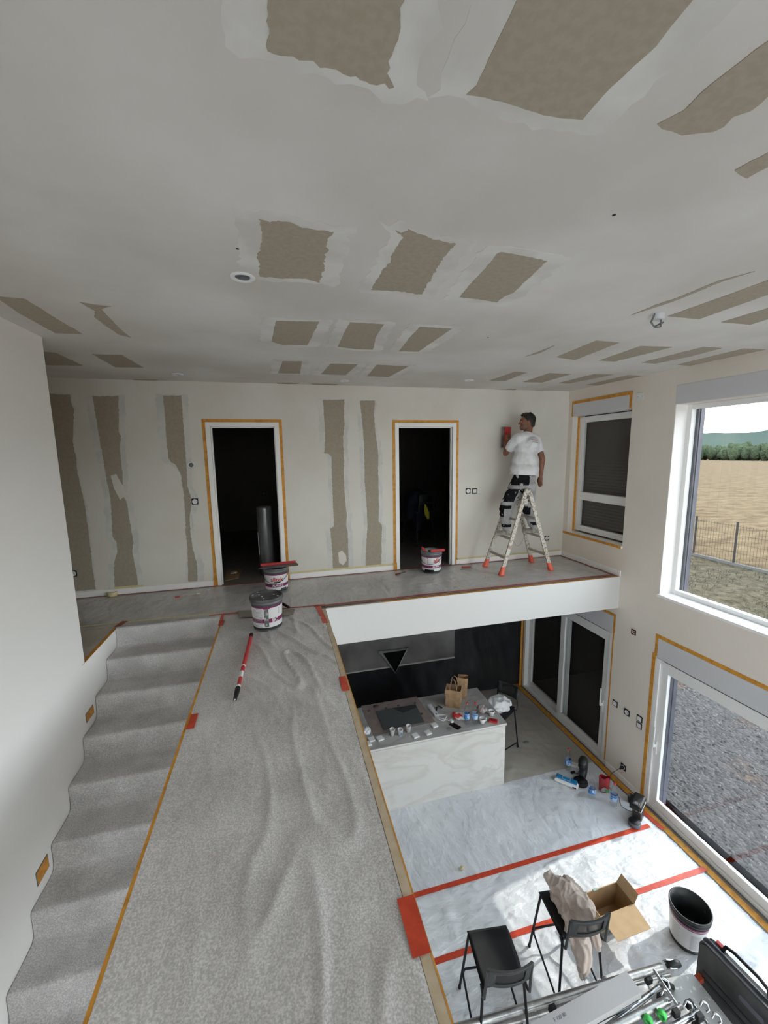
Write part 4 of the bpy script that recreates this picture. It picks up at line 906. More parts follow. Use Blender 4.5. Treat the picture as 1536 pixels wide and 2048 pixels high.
# ---------------------------------------------------------------- bar stools
def make_stool(lb, loc, rz, group='black bar stools on the lower floor'):
    """faces +y before turning; seat .65 m high"""
    t = thing('bar_stool', lb, 'stool', loc, rz, group)
    w, d, sh = .168, .185, .655
    mb = MB(); nx, ny = 12, 12; vs = []; vs2 = []
    for j in range(ny+1):
        for i in range(nx+1):
            u = -1+2*i/nx; v = -1+2*j/ny; ww = w*(1.0 if v > 0 else 1.0-.08*v*v); z = sh+.010*u*u-.022*max(0, v-.5)*2*max(0, v-.5)*2+.012*max(0, -v-.6)
            vs.append((u*ww, v*(d+.006*(1-u*u)), z)); vs2.append((u*ww*.97, v*d*.97, z-.016))
    N = (nx+1)*(ny+1); q = lambda j, i: j*(nx+1)+i
    fs = [(q(j, i), q(j, i+1), q(j+1, i+1), q(j+1, i)) for j in range(ny) for i in range(nx)]
    mb.add(vs+vs2, fs+[tuple(N+k for k in f[::-1]) for f in fs]+[(q(0, i), N+q(0, i), N+q(0, i+1), q(0, i+1)) for i in range(nx)]+[(q(ny, i), q(ny, i+1), N+q(ny, i+1), N+q(ny, i)) for i in range(nx)]
           +[(q(j, 0), q(j+1, 0), N+q(j+1, 0), N+q(j, 0)) for j in range(ny)]+[(q(j, nx), N+q(j, nx), N+q(j+1, nx), q(j+1, nx)) for j in range(ny)], 0, True)
    mb.build('seat', 'black', t)
    F_ = {}
    for sx in (-1, 1):
        F_[sx, 1] = ((sx*(w-.012), d-.02, sh-.02), (sx*(w+.035), d+.05, .006)); F_[sx, -1] = ((sx*(w-.012), -d+.02, sh-.02), (sx*(w+.035), -d-.045, .006))
        for sy in (1, -1):
            a, b = F_[sx, sy]; MB().tube([a, b], .0105, 10).build('leg', 'blackm', t)
    mb = MB()
    for sx in (-1, 1): mb.tube([F_[sx, 1][0], F_[sx, -1][0]], .0105, 8)
    mb.tube([F_[-1, 1][0], F_[1, 1][0]], .009, 8).tube([F_[-1, -1][0], F_[1, -1][0]], .009, 8)
    mb.build('seat_frame', 'blackm', t)
    L_ = lambda sx, sy, f: Vector(F_[sx, sy][0]).lerp(Vector(F_[sx, sy][1]), f)
    a = [L_(-1, -1, .88), L_(-1, 1, .72)+Vector((.004, -.02, 0)), L_(-1, 1, .70)+Vector((.012, .004, 0)), L_(-1, 1, .69)+Vector((.03, .012, 0))]
    MB().tube([*a, *[Vector((-p.x, p.y, p.z)) for p in a[::-1]]], .0085, 8).build('footrest', 'blackm', t)
    # backrest: curved panel with an oval slot, on two brackets
    mb = MB(); n = 16; zs = [sh+.11, sh+.135, sh+.150, sh+.255, sh+.268, sh+.29]
    for k in range(n+1):
        u = -1+2*k/n; yb = -d-.035-.02-.035*(1-u*u)
        for z in zs:
            mb.v.append((u*(w+.005), yb-.18*(z-sh-.13), z)); mb.v.append((u*(w-.008), yb+.014-.18*(z-sh-.13), z))
    m_ = 2*len(zs)
    for k in range(n):
        for r_ in range(len(zs)-1):
            if r_ == 2 and 3 <= k < n-3: continue
            for s_ in (0, 1):
                a = k*m_+2*r_+s_; mb.f.append([a, a+m_, a+m_+2, a+2]); mb.m.append(0); mb.sm.append(True)
            if r_ == 1 and 3 <= k < n-3: a = k*m_+4; mb.f.append([a, a+1, a+m_+1, a+m_]); mb.m.append(0); mb.sm.append(False)
            if r_ == 3 and 3 <= k < n-3: a = k*m_+6; mb.f.append([a, a+1, a+m_+1, a+m_]); mb.m.append(0); mb.sm.append(False)
        for r_ in (0, len(zs)-1): a = k*m_+2*r_; mb.f.append([a, a+1, a+m_+1, a+m_]); mb.m.append(0); mb.sm.append(False)
    for k in (0, n):
        for r_ in range(len(zs)-1): a = k*m_+2*r_; mb.f.append([a, a+1, a+3, a+2]); mb.m.append(0); mb.sm.append(False)
    mb.build('backrest', 'darkg', t)
    mb = MB(); vs = []
    for k in range(2, n-1):
        u = -1+2*k/n; yb = -d-.035-.013-.035*(1-u*u)
        for z in (sh+.145, sh+.262): vs.append((u*w, yb-.18*(z-sh-.13), z))
    mb.add(vs, [(2*k, 2*k+2, 2*k+3, 2*k+1) for k in range(len(vs)//2-1)], 0, True); mb.build('mesh_panel', 'meshp', t, fix=False)
    for sx in (-1, 1):
        MB().tube([(sx*(w-.004), -d+.04, sh-.02), (sx*(w+.002), -d-.02, sh-.045), (sx*(w+.003), -d-.045, sh-.02), (sx*(w+.0), -d-.055, sh+.08), (sx*(w-.003), -d-.075, sh+.27)], .010, 8).build('back_bracket', 'darkg', t)
    for sx in (-1, 1):
        for sy in (-1, 1): p = F_[sx, sy][1]; MB().lathe([(0, -.002), (.013, -.002), (.013, .02), (.0, .02)], 10, (p[0], p[1], .0)).build('foot_cap', 'black', t)
    return t
make_stool('empty black bar stool nearest the footbridge', (1.435, 2.33, L+.012), R_(-8))
make_stool('black bar stool with a beige sweater hung on it', (2.19, 2.44, L+.012), R_(-6))
make_stool('black bar stool behind the island with white film on its seat', (3.05, 5.03, L+.008), R_(90+32))
o = crumple('crumpled_white_film', 'heap of crumpled white film on the stool behind the island', 'film', (3.04, 5.04, L+.672), (.19, .16, .10), 'whitefilm', 31, .35, voxel=.014)
crumple('clear_film_scrap', 'scrap of clear blue film under the stool behind the island', 'film', (3.52, 5.02, L+.01), (.05, .03, .015), 'clearb', 33)

# the sweater over the second stool: bundled on the seat, one sleeve hanging behind
SX, SY, SZ = 2.19, 2.44, L+.012+.665
sw = [('c', (SX-.05, SY+.17, SZ+.10), (SX+.02, SY+.05, SZ+.12), .055, .095), ('c', (SX+.02, SY+.05, SZ+.12), (SX+.07, SY-.10, SZ+.11), .095, .085),
      ('c', (SX+.10, SY+.10, SZ+.07), (SX+.14, SY-.06, SZ+.06), .06, .06), ('s', (SX-.06, SY+.185, SZ+.12), (.055, .045, .045)), ('c', (SX-.06, SY+.12, SZ+.03), (SX-.07, SY-.06, SZ+.03), .035, .03),
      ('c', (SX-.04, SY-.02, SZ+.07), (SX-.09, SY-.13, SZ+.02), .04, .045), ('c', (SX-.09, SY-.13, SZ+.02), (SX-.085, SY-.20, SZ-.12), .035, .03),
      ('c', (SX+.0, SY-.12, SZ+.08), (SX-.045, SY-.245, SZ-.03), .045, .05), ('c', (SX-.045, SY-.245, SZ-.03), (SX-.055, SY-.25, SZ-.16), .052, .058),
      ('c', (SX-.055, SY-.25, SZ-.16), (SX-.05, SY-.25, SZ-.27), .055, .026), ('c', (SX+.09, SY-.13, SZ+.06), (SX+.08, SY-.24, SZ-.06), .04, .034)]
def fold(c):
    if c.z < SZ+.02 and c.y < SY-.16: return .009*math.sin(c.x*150+3*noise.noise(c*9))+.006*noise.noise(c*25)
    w_ = c+Vector((noise.noise(c*6), noise.noise(c*6+Vector((3, 0, 0))), 0))*.05; r1 = 1-min(1, abs(noise.noise(Vector((w_.x*15+w_.z*4, w_.y*6, w_.z*5))))*5); r2 = 1-min(1, abs(noise.noise(Vector((w_.x*6, w_.y*17, w_.z*6+7))))*5)
    return .022*r1*r1+.013*r2*r2-.009+.004*noise.noise(c*34)
sweater = blob('sweater', sw, .009, 'fabric', None, 2, fold, loc=(SX, SY, L+.5)); blob('cream_hem', [('s', (SX-.05, SY-.25, SZ-.285), (.034, .026, .030))], .005, mat('cream_trim', (.66, .62, .52), .9), sweater, 1, lambda c: .004*math.sin(c.x*300), loc=(SX, SY, L+.5))
tag(sweater, 'beige hooded sweater draped over the second bar stool', 'sweater')

# ---------------------------------------------------------------- cardboard box
BX0, BX1, BY0, BY1, BH = 2.665, 3.055, 2.575, 2.785, .25
t = thing('cardboard_box', 'open cardboard box with one flap folded out, beside the stool with the sweater', 'box', ((BX0+BX1)/2, (BY0+BY1)/2, L+.012), R_(1))
hx, hy = (BX1-BX0)/2, (BY1-BY0)/2
mb = MB().box(-hx, hx, -hy, hy, 0, .004).box(-hx, hx, hy-.005, hy, 0, BH).box(-hx, hx, -hy, -hy+.005, 0, BH).box(-hx, -hx+.005, -hy, hy, 0, BH).box(hx-.005, hx, -hy, hy, 0, BH)
mb.build('box_walls', 'cardb', t)
MB().box(-hx+.005, hx-.005, -hy+.005, hy-.005, .004, .006).box(-hx+.005, hx-.005, hy-.006, hy-.005, 0.006, BH).box(hx-.006, hx-.005, -hy+.005, hy-.005, .006, BH).build('lining', 'cardi', t)
def flap(a, b, out, up, ln):
    a, b = Vector(a), Vector(b); v = Vector(out)*ln*math.cos(up)+Vector((0, 0, 1))*ln*math.sin(up); n = (b-a).cross(v).normalized()*.002; k = (b-a)*.03
    MB().add([a-n, b-n, b+v-k-n, a+v+k-n, a+n, b+n, b+v-k+n, a+v+k+n], [(0, 1, 2, 3), (4, 5, 6, 7), (0, 1, 5, 4), (1, 2, 6, 5), (2, 3, 7, 6), (3, 0, 4, 7)]).build('flap', 'cardb', t)
flap((-hx, -hy, BH), (hx, -hy, BH), (0, -1, 0), R_(-6), .19); flap((hx, -hy, BH), (hx, hy, BH), (1, 0, 0), R_(62), .10)
flap((-hx, hy, BH), (hx*.86, hy, BH), (0, 1, 0), R_(-75), .18); flap((-hx, -hy, BH), (-hx, hy, BH), (-1, 0, 0), R_(-40), .10)
MB().box(-hx+.02, hx-.15, -hy-.001, -hy, .015, .06).build('printed_band', mat('blue_grey_print', (.12, .16, .18), .7), t)
MB().lathe([(0, 0), (.02, 0), (.02, .0006)], 14).build('printed_mark', mat('brown_print', (.22, .10, .07), .7), t); bpy.context.view_layer.update()
pm = [c for c in t.children if c.name.startswith('printed_mark')][0]; pm.rotation_euler = (R_(90), 0, 0); pm.location = (-.05, -hy-.0005, .16)
MB().bbox(-.03, .03, hy-.012, hy+.008, BH-.004, BH+.008, .002).build('tape_scrap', mat('pale_green_tape', (.40, .48, .40), .5), t); [setattr(c, 'location', (-.06, 0, 0)) for c in t.children if c.name.startswith('tape_scrap')]
for k, (x, y) in enumerate(((.08, .02), (-.01, -.03))):
    o = MB().tube([(x-.04, y, .017), (x-.01, y+.02, .020), (x+.02, y-.01, .017), (x+.05, y+.01, .018)], .009, 8).build('screw_clamp', 'black'); o.location = t.location
    tag(o, ('small dark clamp in the right half of the cardboard box', 'small dark clamp in the middle of the cardboard box')[k], 'clamp')

# ---------------------------------------------------------------- buckets
def bucket(lb, loc, face, r0, r1, h, kind, purple=(.23, .36), name='plaster_bucket', body='greyp'):
    """r0 bottom, r1 top radius; face: angle of the label's middle"""
    t = thing(name, lb, 'bucket', loc, 0)
    rr = lambda z: r0+(r1-r0)*z/h
    prof = [(0, .003), (r0-.006, 0), (r0, .006), (rr(h*.84), h*.84), (rr(h*.84)+.007, h*.845), (rr(h*.88)+.007, h*.88), (rr(h*.89)+.003, h*.89), (rr(h*.95)+.003, h*.95), (r1+.007, h*.955), (r1+.007, h*.995), (r1+.002, h), (r1-.004, h), (rr(h*.5)-.004, h*.5), (rr(.01)-.004, .008), (0, .008)]
    MB().lathe(prof, 48).build('pail', body, t)
    zs = [h*.045, h*.12, h*.12, h*purple[0], h*purple[0], h*purple[1], h*purple[1], h*.74, h*.74, h*.79]
    mis = [2, 0, 0, 0, 1, 0, 0, 0, 1]; mb = MB(); n = 48
    for s_ in range(0, len(zs)-1):
        if zs[s_] == zs[s_+1]: continue
        a0, a1 = face-2.2, face+2.2; base = len(mb.v)
        for k in range(n+1):
            a = a0+(a1-a0)*k/n
            for z in (zs[s_], zs[s_+1]): mb.v.append(((rr(z)+.0016)*math.cos(a), (rr(z)+.0016)*math.sin(a), z))
        for k in range(n): mb.f.append([base+2*k, base+2*k+2, base+2*k+3, base+2*k+1]); mb.m.append(mis[s_]); mb.sm.append(True)
    lab = mb.build('label_wrap', ['whitep', 'purple', 'darkg'], t, fix=False)
    # bail
    mb = MB(); pts_ = [((r1+.012)*math.cos(a+face-.2), (r1+.012)*math.sin(a+face-.2), h*.86-.13*math.sin(k_)) for k_, a in ((i*PI/14, -PI/2+i*PI/14) for i in range(15))]
    if kind in ('open', 'full'): mb.tube(pts_, .003, 6).build('bail_handle', 'blackm', t)
    if kind == 'lid':
        MB().lathe([(r1+.010, h*.93), (r1+.012, h*.935), (r1+.012, h*1.01), (r1+.004, h*1.02), (r1-.010, h*1.02), (r1-.016, h*.995), (r1*.5, h*.99), (0, h*.99)], 48).build('lid', mat('dusty_grey_lid', (.12, .125, .13), .5, col2=(.055, .058, .06), scale=9, lo=.4, hi=.6), t)
        for k in range(7):
            a = rnd.uniform(0, 6.28); q_ = rnd.uniform(.3, .95)*r1; MB().lathe([(0, .004), (.008, .002), (.009, 0)], 8, (q_*math.cos(a), q_*math.sin(a), h*.992 if q_ < r1-.02 else h*1.02)).build('plaster_splash', 'whitep', t)
    if kind == 'full':
        MB().lathe([(rr(h*.93)-.003, h*.93), (r1*.7, h*.97), (r1*.3, h*.95), (0, h*.985)], 32).build('plaster', 'plaster', t)
    return t, lab, rr
cam2 = lambda p: math.atan2(-p[1], -p[0])
# front bucket, lid on
pb = (-.185, 4.00, .006); fa = cam2(pb)+.55
t, lab, rr = bucket('grey bucket with its lid on and a white and purple label, nearest on the footbridge', pb, cam2(pb), .135, .150, .315, 'lid', (.27, .40))
wrap_text('BC', .050, rr(.105), cam2(pb)+.52, .106, 'whitep', lab, bold=True, stretch=1.0, taper=.05)
mb = MB(); rq = lambda z: rr(z)+.0026
def panel(mb, a0, a1, z0, z1, mi=0, n=8):
    b = len(mb.v)
    for k in range(n+1):
        a = a0+(a1-a0)*k/n
        for z in (z0, z1): mb.v.append((rq(z)*math.cos(a), rq(z)*math.sin(a), z))
    for k in range(n): mb.f.append([b+2*k, b+2*k+2, b+2*k+3, b+2*k+1]); mb.m.append(mi); mb.sm.append(True)
ca_ = cam2(pb)
panel(mb, ca_-.22, ca_+.08, .045, .225, 0); mb.build('picture_panel', mat('grey_photo_print', (.14, .15, .15), .5, col2=(.5, .5, .5), scale=30, lo=.5, hi=.6), lab, fix=False)
mb = MB(); panel(mb, ca_-.26, ca_+.16, .225, .236); mb.build('purple_bar', 'purple', lab, fix=False)
mb = MB()
for k in range(15): panel(mb, ca_-1.05, ca_-.34+.04*math.sin(k*5), .045+k*.0125, .0495+k*.0125, 0, 5)
for k in range(3): panel(mb, ca_+.78, ca_+.85, .16+k*.022, .172+k*.022, 0, 2)
mb.build('small_print', mat('grey_print', (.35, .34, .36), .5), lab, fix=False)
# second bucket, open, with a float resting across it
pb = (-.10, 5.09, .008)
t, lab, rr = bucket('open grey bucket with a float laid across its rim, in front of the left doorway', pb, cam2(pb), .132, .147, .30, 'open', (.24, .37))
wrap_text('ALPHA C', .034, rr(.09), cam2(pb)+.10, .091, 'whitep', lab, bold=True, taper=.05)
wrap_text('alltek', .070, rr(.165), cam2(pb)+.02, .168, 'redprint', lab, bold=True, taper=.05)
mb = MB(); ca_ = cam2(pb); panel(mb, ca_-.25, ca_+.30, .128, .142); mb.build('dark_bar', 'black', lab, fix=False)
mb = MB(); panel(mb, ca_+.35, ca_+.95, .030, .055); mb.build('blue_panel', mat('slate_print', (.04, .06, .09), .5), lab, fix=False)
t = thing('plastering_float', 'wide plastering float with red and brown edges lying on the open bucket', 'trowel', (-.06, 5.07, .318), R_(2))
MB().prism([(-.25, -.08), (.22, -.08), (.23, -.05), (.215, .05), (-.16, .07)], 'z', 0, .004).build('blade', 'anthr', t)
MB().prism([(-.22, .04), (.205, .045), (.205, .07), (-.17, .075)], 'z', .004, .03).build('red_spine', 'redp', t)
MB().prism([(.10, -.08), (.225, -.08), (.23, -.05), (.22, .05), (.13, .05)], 'z', .0041, .006).build('dried_plaster', mat('brown_dust', (.22, .16, .12), .8), t)
# third bucket, full
pb = (2.03, 5.255, .008)
t, lab, rr = bucket('bucket full of white filler with red knives in it, in front of the right doorway', pb, cam2(pb), .130, .145, .31, 'full', (.26, .38))
wrap_text('ALPHA', .034, rr(.1), cam2(pb)+.50, .100, 'whitep', lab, bold=True, taper=.05)
wrap_text('allt', .085, rr(.17), cam2(pb)+.55, .185, 'redprint', lab, bold=True, taper=.05)
ca_ = cam2(pb); mb = MB()
for k in range(4): panel(mb, ca_-.42, ca_-.34, .14+k*.024, .152+k*.024, 0, 2)
mb.build('hazard_marks', 'purple', lab, fix=False)
mb = MB(); panel(mb, ca_-.75, ca_+.25, .018, .060); mb.build('dark_panel', 'black', lab, fix=False)
for k, (a, b, c, lb) in enumerate((((-.09, -.02, .30), (-.155, -.05, .375), 'k', 'red-handled knife sticking out of the filler bucket'), ((-.03, -.09, .325), (.15, -.10, .335), 'k', 'broad red filling knife lying on the filler bucket'))):
    t = thing('filling_knife', lb, 'knife', (pb[0], pb[1], 0))
    A, B = Vector(a), Vector(b)
    if k == 0:
        MB().tube([A, B], [.012, .016], 10).build('handle', 'redp', t); MB().tube([A+(A-B)*.5, A], .006, 6).build('blade', 'steel', t)
    else:
        MB().bbox(-.06, .15, -.125, -.105, .315, .352, .004).build('handle', 'redp', t); MB().bbox(-.06, .14, -.105, -.02, .325, .328, .001).build('blade', 'steel', t)
        MB().bbox(-.085, -.055, -.13, -.10, .318, .345, .004).build('end_cap', 'black', t)
# fourth bucket, empty, on the lower floor in the sun
pb = (3.455, 2.365, L+.012)
t, lab, rr = bucket('empty white-labelled bucket with a dark inside, in the sun by the glass door', pb, cam2((pb[0], pb[1]))-.2, .128, .158, .37, 'empty', (.70, .73), name='empty_bucket', body='darkg')
mb = MB(); rq = lambda z: rr(z)+.0026; ca_ = cam2(pb)
for k in range(11): panel(mb, ca_-.9, ca_-.35+.05*math.sin(k*3), .05+k*.018, .056+k*.018, 0, 5)
panel(mb, ca_+.2, ca_+.75, .06, .22, 0, 6)
mb.build('small_print', mat('pale_grey_print', (.55, .55, .56), .5), lab, fix=False)

# ================================================================== SOCKETS, SWITCHES, CEILING FITTINGS
def wall_plate(lb, p, nrm, kind='socket', sz=.078, cat='socket', group=None, dark=False):
    """square black frame with a white insert; local +z looks out of the wall"""
    t = thing('wall_socket' if kind == 'socket' else 'wall_switch', lb, cat, p, 0, group)
    q = Vector((0, 0, 1)).rotation_difference(Vector(nrm)); 
    if abs(nrm[1]) > .5: rot = Matrix(((1, 0, 0), (0, 0, -1), (0, 1, 0)))
    else: rot = Matrix(((0, 0, -1), (-1, 0, 0), (0, 1, 0)))
    t.rotation_euler = rot.to_euler()
    h = sz/2; MB().bbox(-h, h, -h, h, 0, .009, .004).build('frame', 'black', t)
    wm = 'greyp' if dark else 'whitep'
    if kind == 'socket':
        MB().lathe([(.031, .008), (.031, .0115), (.027, .0118), (.025, .0098), (0, .0098)], 24).build('insert', wm, t)
        MB().lathe([(0, .0104), (.0026, .0104), (.0026, .009)], 8, (-.009, 0, 0)).lathe([(0, .0104), (.0026, .0104), (.0026, .009)], 8, (.009, 0, 0)).lathe([(0, .015), (.0024, .015), (.0024, .009)], 8, (0, .012, 0)).build('contacts', 'darkg', t)
    elif kind == 'switch': MB().bbox(-h*.70, h*.70, -h*.70, h*.70, .006, .0125, .002).build('rocker', wm, t)
    return t
bw = lambda px, py: hit(px, py, 'y', D-.0005); rwp = lambda px, py: hit(px, py, 'x', R-.0005)
wall_plate('black-framed socket at waist height, left of the left doorway', bw(390, 1003), (0, -1, 0))
wall_plate('black-framed socket low on the back wall beside the stairwell wall', bw(147, 1147), (0, -1, 0))
wall_plate('black-framed socket at waist height, right of the right doorway', bw(936, 982), (0, -1, 0))
wall_plate('black-framed light switch just right of a socket, beside the right doorway', bw(949, 982), (0, -1, 0), 'switch', cat='switch')
wall_plate('black-framed socket low on the back wall behind the ladder', bw(1093, 1076), (0, -1, 0))
t = thing('thermostat', 'round white thermostat above the socket by the left doorway', 'thermostat', bw(383, 930)); t.rotation_euler = (R_(90), 0, 0)
MB().lathe([(.045, 0), (.045, .018), (.040, .024), (.030, .026), (.028, .022)], 32).build('housing', 'whitep', t); MB().lathe([(.028, .022), (.026, .024), (0, .024)], 24).build('dial', 'greyp', t)
wall_plate('white-centred black switch beside the handle of the kitchen sliding door', (R-.0005, 4.23, -1.81), (-1, 0, 0), 'switch', .085, cat='switch')
wall_plate('black-framed round socket midway between the two sliding doors', (R-.0005, 4.03, -1.81), (-1, 0, 0), 'socket', .085)
wall_plate('upper of the two stacked switches left of the near sliding door', (R-.0005, 3.835, -1.77), (-1, 0, 0), 'switch', .082, cat='switch')
wall_plate('lower of the two stacked switches left of the near sliding door', (R-.0005, 3.835, -1.865), (-1, 0, 0), 'switch', .082, cat='switch')
ws = wall_plate('black-framed socket near the floor with a black plug in it', (R-.0005, 4.02, -2.62), (-1, 0, 0), 'socket', .085)
t = thing('junction_box', 'open junction box with wires in the wall between the two windows and door', 'junction box', (R-.0005, 4.03, -.67)); t.rotation_euler = Matrix(((0, 0, -1), (-1, 0, 0), (0, 1, 0))).to_euler()
MB().bbox(-.036, .036, -.036, .036, 0, .006, .002).build('box_rim', 'black', t); MB().box(-.026, .026, -.026, .026, .006, .008).build('inside', mat('brick_orange', (.30, .09, .05), .7), t)
MB().tube([(-.02, -.02, .008), (.0, .01, .02), (.022, .02, .008)], .004, 6).tube([(-.02, .02, .008), (.01, .0, .022), (.02, -.02, .01)], .0035, 6).build('wires', 'pvcg', t)
t = thing('blank_plate', 'small white blank plate on the wall left of the large window', 'wall plate', (R-.0005, 4.20, 2.33)); t.rotation_euler = Matrix(((0, 0, -1), (-1, 0, 0), (0, 1, 0))).to_euler()
MB().bbox(-.042, .042, -.042, .042, 0, .009, .003).build('plate', 'whitep', t); MB().lathe([(0, .0095), (.004, .0095), (.004, .009)], 8, (-.03, 0, 0)).lathe([(0, .0095), (.004, .0095), (.004, .009)], 8, (.03, 0, 0)).build('screw', 'darkg', t)
wall_plate('dark socket inside the left bedroom, above the upright roll', (hit(528, 987, 'y', YB-.0005)), (0, -1, 0), 'socket', .09, dark=True)
wall_plate('dark socket on the far wall of the right bedroom', (hit(867, 1013, 'y', YB-.0005)), (0, -1, 0), 'socket', .09, dark=True)
p = hit(485, 554, 'z', H-.0005); t = thing('ceiling_spotlight', 'round white recessed spotlight in the ceiling', 'light', p)
MB().lathe([(.062, 0), (.060, -.006), (.046, -.008), (.038, -.003), (.036, 0)], 32).build('ring', 'whitep', t); MB().lathe([(.036, -.001), (.0, -.001)], 24).build('lamp_recess', 'greyp', t)
MB().lathe([(.026, -.0035), (.024, -.005), (0, -.005)], 20, (.008, .004, 0)).build('lamp', 'anthr', t)
for i, (px, py, lb) in enumerate(((355, 748, 'small white recessed light far left on the ceiling, above the left doorway'), (689, 761, 'small white recessed light on the ceiling between the doorways'), (938, 760, 'small recessed light on the ceiling, right of the right doorway'))):
    p = hit(px, py, 'z', H-.0005); t = thing('ceiling_spotlight', lb, 'light', p)
    MB().lathe([(.060, 0), (.058, -.010), (.044, -.012), (.038, -.004), (.036, 0)], 24).build('ring', 'whitep', t); MB().lathe([(.036, -.002), (0, -.002)], 20).build('lamp_recess', 'darkg', t)
for i, (px, py, lb) in enumerate(((475, 498, 'dark screw hole in the ceiling above the recessed spotlight'), (976, 675, 'dark screw hole in the ceiling right of the bare board patches'), (1228, 430, 'dark speck hole in the plain middle of the ceiling'))):
    p = hit(px, py, 'z', H-.0005); tag(MB().lathe([(0, -.0008), (.007, -.0008), (.007, .0004)], 10).build('screw_hole', 'black'), lb, 'hole').location = p
p = hit(1318, 628, 'z', H-.0005); t = thing('ceiling_cable_box', 'cable ends and a box hanging from the ceiling above the large window', 'cable', p)
MB().lathe([(.035, 0), (.035, -.03), (.030, -.034), (0, -.034)], 20).build('box_body', 'pvcg', t)
MB().tube([(-.03, 0, 0), (-.05, .01, -.05), (-.01, .02, -.075), (.04, 0, -.05)], .006, 8).tube([(.02, 0, -.03), (.0, -.02, -.085), (-.035, -.01, -.09)], .005, 8).build('cable_ends', 'greyp', t)

# ================================================================== LADDER AND PLASTERER
AP = Vector((3.27, 0, 1.13))
lad = thing('step_ladder', 'paint-splashed aluminium A-frame ladder with orange-red feet', 'ladder', (3.27, 5.03, .008))
LX = {-1: -.40, 1: .385}
def stile_pts(sx, sy): return Vector((LX[sx], sy*.225-.005, .0)), Vector((sx*.028, sy*.178, 1.125))
def beam(mb, a, b, wx, wy):
    a, b = Vector(a), Vector(b); d = (b-a).normalized(); u = Vector((0, 1, 0)); u = (u-d*u.dot(d)).normalized(); w = d.cross(u)
    vs = [p+w*sx*wx/2+u*sy*wy/2 for p in (a, b) for sx, sy in ((-1, -1), (1, -1), (1, 1), (-1, 1))]
    return mb.add(vs, [(0, 1, 2, 3), (4, 7, 6, 5), (0, 4, 5, 1), (1, 5, 6, 2), (2, 6, 7, 3), (3, 7, 4, 0)])
for sx in (-1, 1):
    for sy in (-1, 1):
        a, b = stile_pts(sx, sy); beam(MB(), a+(b-a)*.02, b, .052, .024).build('stile', 'stile', lad)
        mb = MB(); d = (b-a); u = Vector((0, 1, 0)); sec = []
        for f, w_, v_ in ((0, .074, .060), (.012, .078, .064), (.05, .064, .048), (.10, .060, .034)):
            c = a+d*f; c = Vector((c.x, c.y, max(c.z, 0))); sec.append([c+Vector((sx_*w_/2, sy_*v_/2, 0)) for sx_, sy_ in ((-1, -.6), (-.6, -1), (.6, -1), (1, -.6), (1, .6), (.6, 1), (-.6, 1), (-1, .6))])
        mb.add([v for q_ in sec for v in q_], [(8*i+k, 8*i+(k+1) % 8, 8*i+8+(k+1) % 8, 8*i+8+k) for i in range(3) for k in range(8)]+[tuple(range(8))[::-1], tuple(range(24, 32))])
        mb.build('foot', 'ladred', lad)
    for f in (.20, .43, .66, .88):
        a, b = stile_pts(sx, -1); c, d = stile_pts(sx, 1); p, q = a.lerp(b, f), c.lerp(d, f)
        MB().bbox(p.x-.017, p.x+.017, p.y+.008, q.y-.008, p.z-.014, p.z+.014, .003).build('rung', 'rung', lad)
for sy in (-1, 1):
    MB().lathe([(0, -.016), (.045, -.016), (.045, .016), (0, .016)], 20).build('hinge', 'stile', lad)
hs = [c for c in lad.children if c.name.startswith('hinge')]
for o, sy in zip(hs, (-1, 1)): o.rotation_euler = (R_(90), 0, 0); o.location = (0, sy*.178, 1.128)
MB().bbox(-.075, -.01, -.205, -.175, .955, 1.03, .004).build('hinge_lock', 'stile', lad)
MB().tube([(-.17+.04*k, -.12+.02*k, .47-.011*k*(8-k)+.012*k) for k in range(9)], .0022, 6).build('cord', 'greyp', lad)

person = thing('person', 'person plastering the wall on the ladder, white T-shirt, grey and black work trousers', 'person', (3.30, 5.04, .50))
PL = Vector(person.location)
hf = Vector((-.93, .34, -.04)).normalized(); hs_ = hf.cross(Vector((0, 0, 1))).normalized(); hu = hs_.cross(hf)
HR = Matrix((hf, hs_, hu)).transposed()       # columns: front, side, up
HCt = Vector((3.385, 5.10, 2.085))
hp = lambda f, s, u: HCt+hf*f+hs_*s+hu*u
shL, shR = Vector((3.225, 5.06, 1.858)), Vector((3.525, 5.08, 1.852))
elL, wrL = Vector((3.165, 5.26, 1.655)), Vector((3.245, 5.385, 1.82))
elR, wrR = Vector((3.60, 5.02, 1.57)), Vector((3.555, 4.975, 1.345))
hipL, hipR = Vector((3.215, 5.05, 1.17)), Vector((3.42, 5.07, 1.17))
knL, knR = Vector((3.080, 5.08, .885)), Vector((3.475, 5.13, .865))
anL, anR = Vector((3.085, 5.055, .60)), Vector((3.535, 5.07, .60))
